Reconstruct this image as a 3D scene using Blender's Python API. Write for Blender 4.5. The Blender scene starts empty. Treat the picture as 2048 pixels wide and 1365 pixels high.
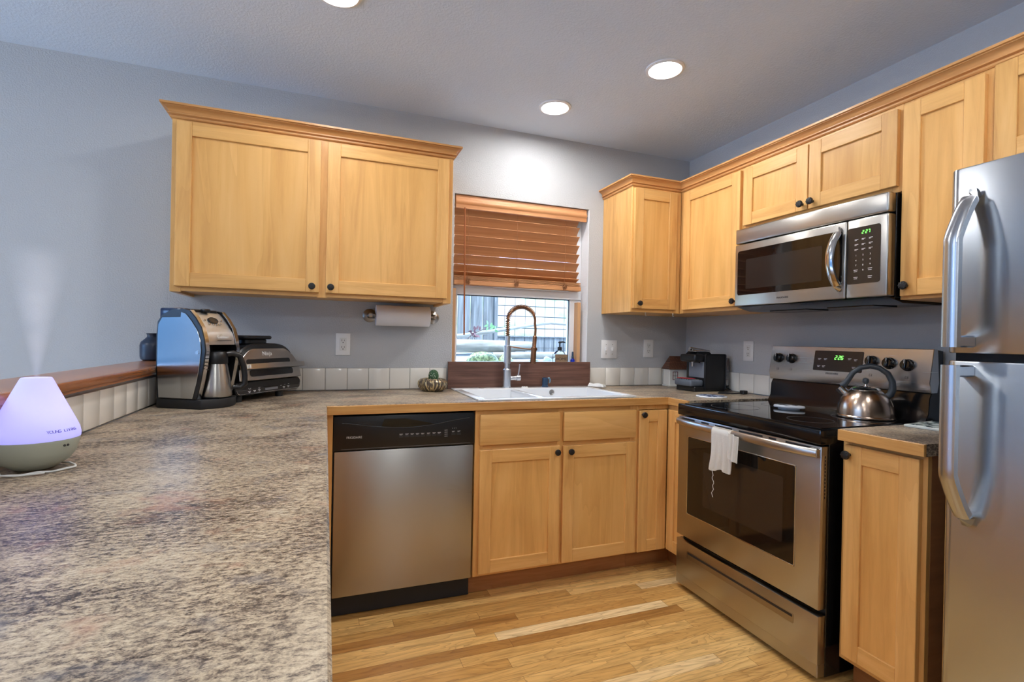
import bpy, bmesh, math, random
from mathutils import Matrix, Vector
random.seed(7)
D = bpy.data
S = bpy.context.scene
COL = S.collection
PI = math.pi

def lin(r, g, b):
    f = lambda c: (c/255/12.92) if c/255 <= .04045 else ((c/255+.055)/1.055)**2.4
    return (f(r), f(g), f(b), 1)

# ------------------------------------------------------------------ camera
CAM = Vector((-2.334, -2.8206, 1.2024))
yaw, pit, rol = (math.radians(a) for a in (20.4297, -.1587, 1.125))
fw = Vector((math.sin(yaw)*math.cos(pit), math.cos(yaw)*math.cos(pit), math.sin(pit)))
r0 = Vector((math.cos(yaw), -math.sin(yaw), 0)); u0 = r0.cross(fw)
rt = r0*math.cos(rol)+u0*math.sin(rol); up = -r0*math.sin(rol)+u0*math.cos(rol)
cam = D.cameras.new('camera'); cam.sensor_width = 36; cam.lens = 1001.2563/2048*36
cam.clip_start = .02
co = D.objects.new('camera', cam); COL.objects.link(co)
co.matrix_world = Matrix(((rt.x, up.x, -fw.x, CAM.x), (rt.y, up.y, -fw.y, CAM.y), (rt.z, up.z, -fw.z, CAM.z), (0, 0, 0, 1)))
S.camera = co

# ------------------------------------------------------------------ view, sky, sun
S.view_settings.view_transform = 'Standard'; S.view_settings.look = 'None'
S.view_settings.exposure = 1.3; S.view_settings.gamma = 1; S.view_settings.use_curve_mapping = False
S.cycles.volume_bounces = 6
SKY = 3.6; LAMP = 77.0; FILL = 15.0
w = D.worlds.new('sky'); S.world = w; w.use_nodes = True
nt = w.node_tree; bg = nt.nodes['Background']
tc = nt.nodes.new('ShaderNodeTexCoord'); sx = nt.nodes.new('ShaderNodeSeparateXYZ'); cr = nt.nodes.new('ShaderNodeValToRGB')
nt.links.new(tc.outputs['Generated'], sx.inputs[0]); nt.links.new(cr.outputs[0], bg.inputs[0])
sh = nt.nodes.new('ShaderNodeMapRange'); sh.inputs[1].default_value = -1; nt.links.new(sx.outputs[2], sh.inputs[0]); nt.links.new(sh.outputs[0], cr.inputs[0])
for p_, c_ in ((.40, (.80, 1.1, 1.6, 1)), (.46, (.02, .055, .12, 1)), (.53, (.018, .055, .125, 1)), (.56, (.30, .56, 1.05, 1)), (.85, (.46, .70, 1.05, 1))):
    e_ = cr.color_ramp.elements.new(p_); e_.color = c_
cr.color_ramp.elements[0].color = (.80, 1.1, 1.6, 1); cr.color_ramp.elements[-1].color = (.46, .74, 1.15, 1)
bg.inputs[1].default_value = SKY
sun = D.lights.new('sun', 'SUN'); sun.energy = 3.4; sun.angle = .02; sun.color = (.95, .97, 1)
so = D.objects.new('sun', sun); COL.objects.link(so)
so.rotation_euler = Vector((-.2, .4, -1)).to_track_quat('-Z', 'Y').to_euler()

def portal(name, loc, rot, sx, sy):
    l = D.lights.new(name, 'AREA'); l.shape = 'RECTANGLE'; l.size = sx; l.size_y = sy; l.cycles.is_portal = True
    o = D.objects.new(name, l); COL.objects.link(o); o.location = loc; o.rotation_euler = rot
portal('kitchen_window_portal', (-1.21, .14, 1.30), (-PI/2, 0, 0), .86, .5)
portal('dining_window_portal', (-5.075, .14, 1.25), (-PI/2, 0, 0), 2.25, 2.26)
portal('patio_window_portal', (-6.99, -2.0, 1.17), (0, -PI/2, 0), 2.1, 3.2)

# ------------------------------------------------------------------ materials
def newmat(name):
    m = D.materials.new(name); m.use_nodes = True
    return m, m.node_tree.nodes, m.node_tree.links, m.node_tree.nodes['Principled BSDF']
def setp(b, **k):
    names = dict(color='Base Color', rough='Roughness', metal='Metallic', spec='Specular IOR Level', emit='Emission Color', es='Emission Strength', coat='Coat Weight', aniso='Anisotropic', trans='Transmission Weight', ior='IOR', alpha='Alpha', sub='Subsurface Weight')
    for a, v in k.items(): b.inputs[names[a]].default_value = v
def plain(name, col, rough=.5, metal=0, bump=0, bscale=300, **k):
    m, N, L, b = newmat(name); setp(b, color=col, rough=rough, metal=metal, **k)
    if bump:
        t = N.new('ShaderNodeTexCoord'); n = N.new('ShaderNodeTexNoise'); n.inputs['Scale'].default_value = bscale; n.inputs['Detail'].default_value = 3
        L.new(t.outputs['Object'], n.inputs['Vector'])
        bp = N.new('ShaderNodeBump'); bp.inputs['Strength'].default_value = bump; bp.inputs['Distance'].default_value = .002
        L.new(n.outputs['Fac'], bp.inputs['Height']); L.new(bp.outputs[0], b.inputs['Normal'])
    return m
def ramp(N, pts):
    c = N.new('ShaderNodeValToRGB'); e = c.color_ramp.elements
    while len(e) < len(pts): e.new(.5)
    for i, (p, col) in enumerate(pts): e[i].position = p; e[i].color = col
    return c
def mixc(N, L, a, b, fac, mode='MIX'):
    m = N.new('ShaderNodeMix'); m.data_type = 'RGBA'; m.blend_type = mode
    for s, v in ((0, fac), (6, a), (7, b)):
        if hasattr(v, 'is_linked') or isinstance(v, bpy.types.NodeSocket): L.new(v, m.inputs[s])
        else: m.inputs[s].default_value = v
    return m.outputs[2]
def math_(N, L, op, a, b=None):
    m = N.new('ShaderNodeMath'); m.operation = op
    for i, v in enumerate((a, b)):
        if v is None: continue
        if isinstance(v, bpy.types.NodeSocket): L.new(v, m.inputs[i])
        else: m.inputs[i].default_value = v
    return m.outputs[0]

def wood(name, c1, c2, c3, scale, rough=.35, spec=.4, ring=.5):
    """grain runs along the axis with the small scale value"""
    m, N, L, b = newmat(name)
    t = N.new('ShaderNodeTexCoord'); oi = N.new('ShaderNodeObjectInfo')
    off = N.new('ShaderNodeVectorMath'); off.operation = 'SCALE'; off.inputs[0].default_value = (7.1, 3.7, 5.3); L.new(oi.outputs['Random'], off.inputs['Scale'])
    ad = N.new('ShaderNodeVectorMath'); L.new(t.outputs['Object'], ad.inputs[0]); L.new(off.outputs[0], ad.inputs[1])
    mp = N.new('ShaderNodeMapping'); mp.inputs['Scale'].default_value = scale; L.new(ad.outputs[0], mp.inputs[0])
    n1 = N.new('ShaderNodeTexNoise'); n1.inputs['Scale'].default_value = 1; n1.inputs['Detail'].default_value = 6; n1.inputs['Roughness'].default_value = .62; n1.inputs['Distortion'].default_value = .6
    L.new(mp.outputs[0], n1.inputs['Vector'])
    n2 = N.new('ShaderNodeTexNoise'); n2.inputs['Scale'].default_value = .22; n2.inputs['Detail'].default_value = 3; n2.inputs['Distortion'].default_value = 1.2
    L.new(mp.outputs[0], n2.inputs['Vector'])
    wv = math_(N, L, 'FRACT', math_(N, L, 'MULTIPLY', n2.outputs['Fac'], 9.0))
    wv = math_(N, L, 'MULTIPLY', math_(N, L, 'POWER', wv, 3.0), ring)
    c = ramp(N, [(.3, c1), (.52, c2), (.75, c3)]); L.new(n1.outputs['Fac'], c.inputs[0])
    o1 = mixc(N, L, c.outputs[0], c1, wv)
    hv = N.new('ShaderNodeHueSaturation'); L.new(o1, hv.inputs['Color'])
    L.new(math_(N, L, 'ADD', math_(N, L, 'MULTIPLY', oi.outputs['Random'], .16), .92), hv.inputs['Value'])
    L.new(hv.outputs[0], b.inputs['Base Color']); setp(b, rough=rough, spec=spec)
    bp = N.new('ShaderNodeBump'); bp.inputs['Strength'].default_value = .04; bp.inputs['Distance'].default_value = .001
    L.new(n1.outputs['Fac'], bp.inputs['Height']); L.new(bp.outputs[0], b.inputs['Normal'])
    return m
MA, MB_, MC = lin(208, 154, 88), lin(227, 176, 106), lin(235, 188, 122)
maple_v = wood('maple_vertical', MA, MB_, MC, (26, 26, 2.2), ring=.35)
maple_h = wood('maple_horizontal', MA, MB_, MC, (2.2, 2.2, 26), ring=.35)
maple_p = wood('maple_panel', lin(206, 152, 84), lin(226, 174, 102), lin(234, 186, 118), (13, 13, 1.1), ring=.4)
crown_m = wood('maple_molding', lin(190, 134, 78), lin(206, 152, 94), lin(216, 166, 108), (2, 2, 26), ring=.3)
edge_m = wood('maple_edge_strip', lin(190, 136, 74), lin(208, 157, 92), lin(218, 172, 108), (2.5, 2.5, 40), ring=.5)
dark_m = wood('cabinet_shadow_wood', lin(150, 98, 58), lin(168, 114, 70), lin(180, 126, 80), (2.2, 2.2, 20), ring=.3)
blind_m = wood('blind_wood', lin(190, 134, 90), lin(206, 150, 104), lin(216, 162, 116), (1.2, 1.2, 60), rough=.45, ring=.2)
ledge_m = wood('ledge_wood', lin(140, 84, 48), lin(172, 110, 66), lin(194, 132, 84), (34, 2.0, 34), rough=.22, spec=.6, ring=.6)
board_m = wood('walnut_board', lin(82, 56, 47), lin(108, 76, 64), lin(128, 94, 80), (3, 40, 50), rough=.5, ring=.4)
trimwood_m = wood('window_jamb_wood', lin(188, 140, 98), lin(204, 158, 114), lin(214, 172, 128), (26, 26, 2), ring=.3)

def paint(name, col, s1, bump, dist=.004):
    m, N, L, b = newmat(name); setp(b, color=col, rough=.75, spec=.25)
    t = N.new('ShaderNodeTexCoord'); n = N.new('ShaderNodeTexNoise'); n.inputs['Scale'].default_value = s1; n.inputs['Detail'].default_value = 4; n.inputs['Roughness'].default_value = .55
    L.new(t.outputs['Object'], n.inputs['Vector'])
    c = ramp(N, [(.42, (0, 0, 0, 1)), (.62, (1, 1, 1, 1))]); L.new(n.outputs['Fac'], c.inputs[0])
    bp = N.new('ShaderNodeBump'); bp.inputs['Strength'].default_value = bump; bp.inputs['Distance'].default_value = dist
    L.new(c.outputs[0], bp.inputs['Height']); L.new(bp.outputs[0], b.inputs['Normal'])
    return m
wall_m = paint('grey_wall_paint', lin(186, 188, 191), 150, .28)
ceil_m = paint('ceiling_paint', lin(208, 221, 238), 120, .22)
daylit_reveal_m = paint('daylit_reveal_tone', lin(236, 239, 243), 130, .25)  # wall paint lightened to stand in for daylight on the reveal

def floor_mat():
    m, N, L, b = newmat('oak_strip_floor')
    t = N.new('ShaderNodeTexCoord'); s = N.new('ShaderNodeSeparateXYZ'); L.new(t.outputs['Object'], s.inputs[0])
    x, y = s.outputs[0], s.outputs[1]
    W = .057
    ry = math_(N, L, 'DIVIDE', math_(N, L, 'ADD', y, .999), W); row = math_(N, L, 'FLOOR', ry); fy = math_(N, L, 'FRACT', ry)
    wn = N.new('ShaderNodeTexWhiteNoise'); wn.noise_dimensions = '1D'; L.new(row, wn.inputs['W'])
    rx = math_(N, L, 'ADD', math_(N, L, 'DIVIDE', x, .82), math_(N, L, 'MULTIPLY', wn.outputs['Value'], 13.7)); colm = math_(N, L, 'FLOOR', rx); fx = math_(N, L, 'FRACT', rx)
    cb = N.new('ShaderNodeCombineXYZ'); L.new(row, cb.inputs[0]); L.new(colm, cb.inputs[1])
    w2 = N.new('ShaderNodeTexWhiteNoise'); w2.noise_dimensions = '2D'; L.new(cb.outputs[0], w2.inputs['Vector'])
    rnd = w2.outputs['Value']
    base = ramp(N, [(0, lin(178, 128, 68)), (.2, lin(208, 160, 92)), (.6, lin(228, 184, 114)), (.85, lin(236, 196, 128)), (1, lin(246, 218, 166))]); L.new(rnd, base.inputs[0])
    sc = N.new('ShaderNodeVectorMath'); sc.operation = 'SCALE'; sc.inputs[0].default_value = (3.1, 9.7, 1.3); L.new(math_(N, L, 'MULTIPLY', rnd, 40), sc.inputs['Scale'])
    ad = N.new('ShaderNodeVectorMath'); L.new(t.outputs['Object'], ad.inputs[0]); L.new(sc.outputs[0], ad.inputs[1])
    mp = N.new('ShaderNodeMapping'); mp.inputs['Scale'].default_value = (3.2, 42, 1); L.new(ad.outputs[0], mp.inputs[0])
    n = N.new('ShaderNodeTexNoise'); n.inputs['Scale'].default_value = 1; n.inputs['Detail'].default_value = 7; n.inputs['Roughness'].default_value = .66; n.inputs['Distortion'].default_value = .5; L.new(mp.outputs[0], n.inputs['Vector'])
    mp2 = N.new('ShaderNodeMapping'); mp2.inputs['Scale'].default_value = (2.4, 16, 1); L.new(ad.outputs[0], mp2.inputs[0])
    n2 = N.new('ShaderNodeTexNoise'); n2.inputs['Scale'].default_value = 1; n2.inputs['Detail'].default_value = 2; n2.inputs['Distortion'].default_value = .4; L.new(mp2.outputs[0], n2.inputs['Vector'])
    ring = math_(N, L, 'POWER', math_(N, L, 'FRACT', math_(N, L, 'MULTIPLY', n2.outputs['Fac'], 11)), 4.0)
    g = ramp(N, [(.3, (.52, .46, .4, 1)), (.5, (.95, .93, .9, 1)), (.7, (1.12, 1.12, 1.12, 1))]); L.new(n.outputs['Fac'], g.inputs[0])
    c1 = mixc(N, L, base.outputs[0], g.outputs[0], .8, 'MULTIPLY')
    c2 = mixc(N, L, c1, lin(126, 78, 40), math_(N, L, 'MULTIPLY', ring, .42))
    n3 = N.new('ShaderNodeTexNoise'); n3.inputs['Scale'].default_value = 1; mp3 = N.new('ShaderNodeMapping'); mp3.inputs['Scale'].default_value = (5, 18, 1); L.new(ad.outputs[0], mp3.inputs[0]); L.new(mp3.outputs[0], n3.inputs['Vector'])
    kn = ramp(N, [(.68, (0, 0, 0, 1)), (.78, (1, 1, 1, 1))]); L.new(n3.outputs['Fac'], kn.inputs[0])
    c3 = mixc(N, L, c2, lin(110, 68, 38), math_(N, L, 'MULTIPLY', kn.outputs[0], .6))
    ed = math_(N, L, 'MINIMUM', math_(N, L, 'MULTIPLY', math_(N, L, 'MINIMUM', fy, math_(N, L, 'SUBTRACT', 1, fy)), W), math_(N, L, 'MULTIPLY', math_(N, L, 'MINIMUM', fx, math_(N, L, 'SUBTRACT', 1, fx)), .82))
    seam = math_(N, L, 'LESS_THAN', ed, .0007)
    c4 = mixc(N, L, c3, lin(96, 58, 30), math_(N, L, 'MULTIPLY', seam, .75))
    L.new(c4, b.inputs['Base Color']); setp(b, rough=.33, spec=.45)
    bp = N.new('ShaderNodeBump'); bp.inputs['Strength'].default_value = .12; bp.inputs['Distance'].default_value = .001
    L.new(math_(N, L, 'SUBTRACT', n.outputs['Fac'], math_(N, L, 'MULTIPLY', seam, 1.5)), bp.inputs['Height']); L.new(bp.outputs[0], b.inputs['Normal'])
    return m
floor_m = floor_mat()

def laminate():
    m, N, L, b = newmat('speckled_laminate')
    t = N.new('ShaderNodeTexCoord')
    def noise(sc, scale, det, rg, dist=0, rot=.12):
        mp = N.new('ShaderNodeMapping'); mp.inputs['Scale'].default_value = sc; mp.inputs['Rotation'].default_value = (0, 0, rot); L.new(t.outputs['Object'], mp.inputs[0])
        n = N.new('ShaderNodeTexNoise'); n.inputs['Scale'].default_value = scale; n.inputs['Detail'].default_value = det; n.inputs['Roughness'].default_value = rg; n.inputs['Distortion'].default_value = dist
        L.new(mp.outputs[0], n.inputs['Vector']); return n.outputs['Fac']
    fine = noise((1, 1.9, 2), 78, 6, .72, .35)
    grain = noise((1, 1.5, 2), 330, 2, .6)
    big = noise((1, 1.4, 1), 5.5, 4, .6, .5)
    tint = noise((1, 1.3, 1), 9.5, 3, .55, .3, .5)
    v = math_(N, L, 'ADD', math_(N, L, 'MULTIPLY', fine, .66), math_(N, L, 'ADD', math_(N, L, 'MULTIPLY', grain, .22), math_(N, L, 'MULTIPLY', math_(N, L, 'SUBTRACT', big, .34), .34)))
    c = ramp(N, [(.38, lin(50, 42, 38)), (.44, lin(104, 90, 78)), (.49, lin(154, 138, 118)), (.545, lin(186, 168, 142)), (.63, lin(208, 194, 168))]); L.new(v, c.inputs[0])
    r1 = ramp(N, [(.60, (0, 0, 0, 1)), (.72, (1, 1, 1, 1))]); L.new(tint, r1.inputs[0])
    c1 = mixc(N, L, c.outputs[0], lin(178, 128, 104), math_(N, L, 'MULTIPLY', r1.outputs[0], .5))
    r2 = ramp(N, [(.28, (1, 1, 1, 1)), (.42, (0, 0, 0, 1))]); L.new(tint, r2.inputs[0])
    c2 = mixc(N, L, c1, lin(128, 128, 132), math_(N, L, 'MULTIPLY', r2.outputs[0], .42))
    L.new(c2, b.inputs['Base Color']); setp(b, rough=.36, spec=.45)
    bp = N.new('ShaderNodeBump'); bp.inputs['Strength'].default_value = .1; bp.inputs['Distance'].default_value = .0006
    L.new(grain, bp.inputs['Height']); L.new(bp.outputs[0], b.inputs['Normal'])
    return m
lam_m = laminate()

def steel(name, col, rough, scale=(3, 3, 500), bump=.05, var=.05, aniso=.7):
    m, N, L, b = newmat(name); setp(b, color=col, metal=1)
    t = N.new('ShaderNodeTexCoord'); mp = N.new('ShaderNodeMapping'); mp.inputs['Scale'].default_value = scale; L.new(t.outputs['Object'], mp.inputs[0])
    n = N.new('ShaderNodeTexNoise'); n.inputs['Scale'].default_value = 1; n.inputs['Detail'].default_value = 3; L.new(mp.outputs[0], n.inputs['Vector'])
    L.new(math_(N, L, 'ADD', math_(N, L, 'MULTIPLY', n.outputs['Fac'], var*2), rough-var), b.inputs['Roughness'])
    bp = N.new('ShaderNodeBump'); bp.inputs['Strength'].default_value = bump; bp.inputs['Distance'].default_value = .0005
    L.new(n.outputs['Fac'], bp.inputs['Height']); L.new(bp.outputs[0], b.inputs['Normal'])
    if aniso:
        tg = N.new('ShaderNodeTangent'); tg.direction_type = 'RADIAL'; tg.axis = 'Z'; L.new(tg.outputs[0], b.inputs['Tangent'])
        setp(b, aniso=aniso); b.inputs['Anisotropic Rotation'].default_value = .25
    return m
STC = lin(180, 177, 172)
steel_m = steel('brushed_steel', STC, .30)
steel_f = steel('fridge_steel', lin(190, 196, 203), .26, (3, 3, 350), bump=.012, var=.02, aniso=.8)
steel_pol = plain('polished_steel', lin(200, 200, 200), .14, 1)
steel_c = steel('coffee_steel', lin(176, 176, 176), .15, (3, 3, 300), bump=.015, var=.02, aniso=0)
steel_front = steel('machine_front_steel', lin(206, 208, 210), .36, (3, 3, 300), bump=.01, var=.02, aniso=.2)
steel_g = steel('panel_steel', lin(196, 198, 200), .27, (3, 3, 300), bump=.003, var=.01, aniso=.3)
copper_m = steel('kettle_steel', lin(190, 168, 150), .24, (2, 2, 300), aniso=.5)
brush_ch = plain('brushed_chrome', lin(212, 216, 222), .34, 1)
nickel_m = plain('brushed_nickel', lin(160, 154, 148), .3, 1)
bronze_m = plain('bronze_spring', lin(146, 104, 78), .34, 1)
black_m = plain('black_plastic', lin(22, 23, 26), .32)
matte_m = plain('matte_black', lin(28, 29, 32), .55)
blkmetal_m = plain('black_enamel', lin(14, 14, 16), .16)
glass_blk = plain('black_glass', lin(9, 9, 11), .04, 0, spec=.6)
ovenglass_m = plain('oven_door_glass', lin(24, 19, 16), .06, 0, spec=.6)
mesh_m = plain('microwave_window_screen', lin(40, 36, 34), .1)
panel_dk = plain('dark_control_panel', lin(46, 42, 40), .2)
seat_white = plain('white_enamel', lin(236, 238, 240), .12, 0, coat=.3)
white_pl = plain('white_plastic', lin(226, 226, 226), .4)
socket_m = plain('socket_white', lin(214, 214, 212), .35)
slot_m = plain('slot_dark', lin(30, 30, 32), .6)
knob_m = plain('black_iron_knob', lin(26, 25, 25), .45, 0, .4, 220)
tile_m = plain('white_glazed_tile', lin(230, 226, 217), .16)
grout_m = plain('grout', lin(176, 170, 162), .9)
vinyl_m = plain('white_vinyl', lin(232, 234, 238), .35)
paper_m = plain('paper_towel', lin(236, 236, 240), .9, 0, .5, 260)
cloth_m = plain('white_terry_cloth', lin(232, 232, 230), .95, 0, .8, 500)
waffle_m = plain('waffle_cloth', lin(214, 210, 200), .95, 0, .8, 420)
navy_m = plain('navy_glaze', lin(34, 46, 66), .35, 0, .4, 60)
blue_cup_m = plain('dark_blue_plastic', lin(38, 62, 88), .3)
blueglass_m = plain('cobalt_bottle', lin(24, 56, 190), .12, 0, trans=.4)
cord_w = plain('white_cord', lin(220, 220, 216), .45)
cord_b = plain('black_cord', lin(30, 30, 32), .45)
red_m = plain('red_plastic', lin(170, 40, 50), .4)
print_w = plain('white_print', lin(224, 224, 224), .5)
print_g = plain('grey_print', lin(120, 120, 124), .5)
print_k = plain('black_print', lin(34, 34, 36), .5)
green_led = plain('green_digits', lin(40, 200, 40), .5, 0, emit=(.12, .9, .08, 1), es=2.2)
sage_m = plain('sage_plastic', lin(172, 177, 162), .45)
kettle_blk = plain('charcoal_handle', lin(52, 58, 64), .42)
chalk_m = plain('cream_house_glaze', lin(226, 224, 216), .35, 0, .3, 60)
amber_lbl = plain('kraft_label', lin(150, 124, 98), .6)

def clear(name, tint=(1, 1, 1, 1), gl=.12):
    m, N, L, b = newmat(name); N.remove(b)
    tr = N.new('ShaderNodeBsdfTransparent'); tr.inputs[0].default_value = tint; g = N.new('ShaderNodeBsdfGlossy'); g.inputs['Roughness'].default_value = .02
    f = N.new('ShaderNodeFresnel'); f.inputs[0].default_value = 1.45; mx = N.new('ShaderNodeMixShader')
    L.new(f.outputs[0], mx.inputs[0]); L.new(tr.outputs[0], mx.inputs[1]); L.new(g.outputs[0], mx.inputs[2]); L.new(mx.outputs[0], N['Material Output'].inputs[0])
    return m
pane_m = clear('window_glass', (.97, .99, 1, 1))
jar_m = clear('clear_bottle_glass', (.9, .93, .93, 1))
tank_m = clear('smoky_clear_plastic', (.72, .72, .74, 1))

def emitter(name, col, strength):
    m, N, L, b = newmat(name); N.remove(b); e = N.new('ShaderNodeEmission'); e.inputs[0].default_value = col; e.inputs[1].default_value = strength
    L.new(e.outputs[0], N['Material Output'].inputs[0]); return m
led_m = emitter('led_diffuser', (1, .985, .965, 1), LAMP)
fill_light_m = emitter('fill_light_glass', (.94, .98, 1, 1), FILL)  # glow of the added fill fixtures

def shade_mat():
    m, N, L, b = newmat('frosted_shade'); N.remove(b)
    a = N.new('ShaderNodeBsdfTranslucent'); a.inputs[0].default_value = (.82, .82, .9, 1); d = N.new('ShaderNodeBsdfDiffuse'); d.inputs[0].default_value = (.85, .85, .9, 1)
    e = N.new('ShaderNodeEmission'); e.inputs[0].default_value = (.22, .21, 1, 1); e.inputs[1].default_value = .10
    x = N.new('ShaderNodeMixShader'); x.inputs[0].default_value = .45; L.new(a.outputs[0], x.inputs[1]); L.new(d.outputs[0], x.inputs[2])
    s = N.new('ShaderNodeAddShader'); L.new(x.outputs[0], s.inputs[0]); L.new(e.outputs[0], s.inputs[1]); L.new(s.outputs[0], N['Material Output'].inputs[0]); return m
shade_m = shade_mat()

# ------------------------------------------------------------------ geometry helpers
WM = {}                                   # object name -> world matrix of its frame
I4 = Matrix.Identity(4)
def T(x, y, z): return Matrix.Translation((x, y, z))
def RZ(a): return Matrix.Rotation(a, 4, 'Z')
def frame(o, x, y, z): return Matrix(((x[0], y[0], z[0], o[0]), (x[1], y[1], z[1], o[1]), (x[2], y[2], z[2], o[2]), (0, 0, 0, 1)))
def FB(y): return frame((0, y, 0), (1, 0, 0), (0, 0, 1), (0, -1, 0))      # a face looking at -y: u = x, v = z, w outward
def FR(x): return frame((x, 0, 0), (0, -1, 0), (0, 0, 1), (-1, 0, 0))     # a face looking at -x: u = -y, v = z, w outward
def axis_m(p0, p1):
    d = (Vector(p1)-Vector(p0)); q = d.to_track_quat('Z', 'Y')
    return Matrix.Translation(p0) @ q.to_matrix().to_4x4()

class G:
    def __init__(s, M=None): s.bm = bmesh.new(); s.M = M or I4
    def _add(s, t, M=None, mi=0):
        for f in t.faces: f.material_index = mi
        bmesh.ops.transform(t, matrix=s.M @ (M or I4), verts=t.verts)
        me = D.meshes.new('tmp'); t.to_mesh(me); t.free(); s.bm.from_mesh(me); D.meshes.remove(me); return s
    def box(s, x0, x1, y0, y1, z0, z1, bev=0, mi=0, M=None, seg=1):
        t = bmesh.new(); bmesh.ops.create_cube(t, size=1)
        bmesh.ops.transform(t, matrix=T((x0+x1)/2, (y0+y1)/2, (z0+z1)/2) @ Matrix.Diagonal((abs(x1-x0), abs(y1-y0), abs(z1-z0), 1)), verts=t.verts)
        if bev: bmesh.ops.bevel(t, geom=t.edges[:], offset=bev, segments=seg, affect='EDGES', profile=.5)
        return s._add(t, M, mi)
    def lathe(s, prof, M=None, mi=0, seg=32):
        t = bmesh.new(); rings = []
        for r, z in prof:
            rings.append([t.verts.new((r*math.cos(2*PI*i/seg), r*math.sin(2*PI*i/seg), z)) for i in range(seg)] if r > 1e-6 else [t.verts.new((0, 0, z))])
        for a, b in zip(rings, rings[1:]):
            for i in range(seg):
                j = (i+1) % seg
                if len(a) > 1 and len(b) > 1: t.faces.new((a[i], a[j], b[j], b[i]))
                elif len(a) > 1: t.faces.new((a[i], a[j], b[0]))
                elif len(b) > 1: t.faces.new((a[0], b[j], b[i]))
        bmesh.ops.recalc_face_normals(t, faces=t.faces); return s._add(t, M, mi)
    def cyl(s, p0, p1, r, mi=0, seg=20, M=None, r2=None):
        h = (Vector(p1)-Vector(p0)).length; r2 = r if r2 is None else r2
        return s.lathe([(0, 0), (r, 0), (r2, h), (0, h)], (M or I4) @ axis_m(p0, p1), mi, seg)
    def tube(s, pts, r, mi=0, seg=10, M=None, closed=False):
        t = bmesh.new(); P = [Vector(p) for p in pts]; n = len(P); rings = []; ref = None
        for i, p in enumerate(P):
            a = P[(i-1) % n] if (closed or i > 0) else p; b = P[(i+1) % n] if (closed or i < n-1) else p
            d = (b-a).normalized()
            if ref is None: ref = d.orthogonal().normalized()
            ref = (ref-d*ref.dot(d)).normalized(); o = d.cross(ref); rr = r[i] if isinstance(r, (list, tuple)) else r
            rings.append([t.verts.new(p+(ref*math.cos(2*PI*k/seg)+o*math.sin(2*PI*k/seg))*rr) for k in range(seg)])
        for i in range(n if closed else n-1):
            a, b = rings[i], rings[(i+1) % n]
            for k in range(seg): t.faces.new((a[k], a[(k+1) % seg], b[(k+1) % seg], b[k]))
        if not closed: t.faces.new(rings[0][::-1]); t.faces.new(rings[-1])
        bmesh.ops.recalc_face_normals(t, faces=t.faces); return s._add(t, M, mi)
    def prism(s, poly, d0, d1, M=None, mi=0, bev=0, seg=1):
        """poly in the local xy plane, extruded along z from d0 to d1"""
        t = bmesh.new(); a = [t.verts.new((x, y, d0)) for x, y in poly]; b = [t.verts.new((x, y, d1)) for x, y in poly]; n = len(poly)
        t.faces.new(a[::-1]); t.faces.new(b)
        for i in range(n): t.faces.new((a[i], a[(i+1) % n], b[(i+1) % n], b[i]))
        bmesh.ops.recalc_face_normals(t, faces=t.faces)
        if bev:
            ed = [e for e in t.edges if len(e.link_faces) == 2 and e.calc_face_angle() > .6]
            bmesh.ops.bevel(t, geom=ed, offset=bev, segments=seg, affect='EDGES', profile=.5)
        return s._add(t, M, mi)
    def sweep(s, prof, path, mi=0, M=None, cap=True):
        """profile (out, up) swept along a level path with mitred corners; out is to the right of travel"""
        t = bmesh.new(); P = [Vector(p) for p in path]; rings = []; n = len(P)
        for i, p in enumerate(P):
            d0 = (P[i]-P[i-1]).normalized() if i > 0 else None; d1 = (P[i+1]-P[i]).normalized() if i < n-1 else None
            d0 = d0 or d1; d1 = d1 or d0
            n0 = Vector((d0.y, -d0.x, 0)); n1 = Vector((d1.y, -d1.x, 0)); m = (n0+n1); m = m/(m.dot(n0)) if m.length > 1e-6 else n0
            rings.append([t.verts.new(p+m*a+Vector((0, 0, b))) for a, b in prof])
        k = len(prof)
        for a, b in zip(rings, rings[1:]):
            for i in range(k): t.faces.new((a[i], a[(i+1) % k], b[(i+1) % k], b[i]))
        if cap: t.faces.new(rings[0][::-1]); t.faces.new(rings[-1])
        bmesh.ops.recalc_face_normals(t, faces=t.faces); return s._add(t, M, mi)
    def grid(s, fn, nu, nv, M=None, mi=0, thick=0):
        t = bmesh.new(); V = [[t.verts.new(fn(i/nu, j/nv)) for j in range(nv+1)] for i in range(nu+1)]
        for i in range(nu):
            for j in range(nv): t.faces.new((V[i][j], V[i+1][j], V[i+1][j+1], V[i][j+1]))
        if thick:
            bmesh.ops.recalc_face_normals(t, faces=t.faces); bmesh.ops.solidify(t, geom=t.faces[:], thickness=thick)
        bmesh.ops.recalc_face_normals(t, faces=t.faces); return s._add(t, M, mi)
    def blob(s, c, r, M=None, mi=0, noise=.15, sub=3, seed=0):
        t = bmesh.new(); bmesh.ops.create_icosphere(t, subdivisions=sub, radius=1); rnd = random.Random(seed)
        ph = [(Vector((rnd.uniform(-1, 1), rnd.uniform(-1, 1), rnd.uniform(-1, 1)))*rnd.uniform(1.5, 5), rnd.uniform(0, 6)) for _ in range(7)]
        for v in t.verts:
            k = 1+noise*sum(math.sin(a.dot(v.co)+b) for a, b in ph)/3.5
            v.co = Vector((v.co.x*r[0]*k, v.co.y*r[1]*k, v.co.z*r[2]*k))+Vector(c)
        return s._add(t, M, mi)
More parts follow.
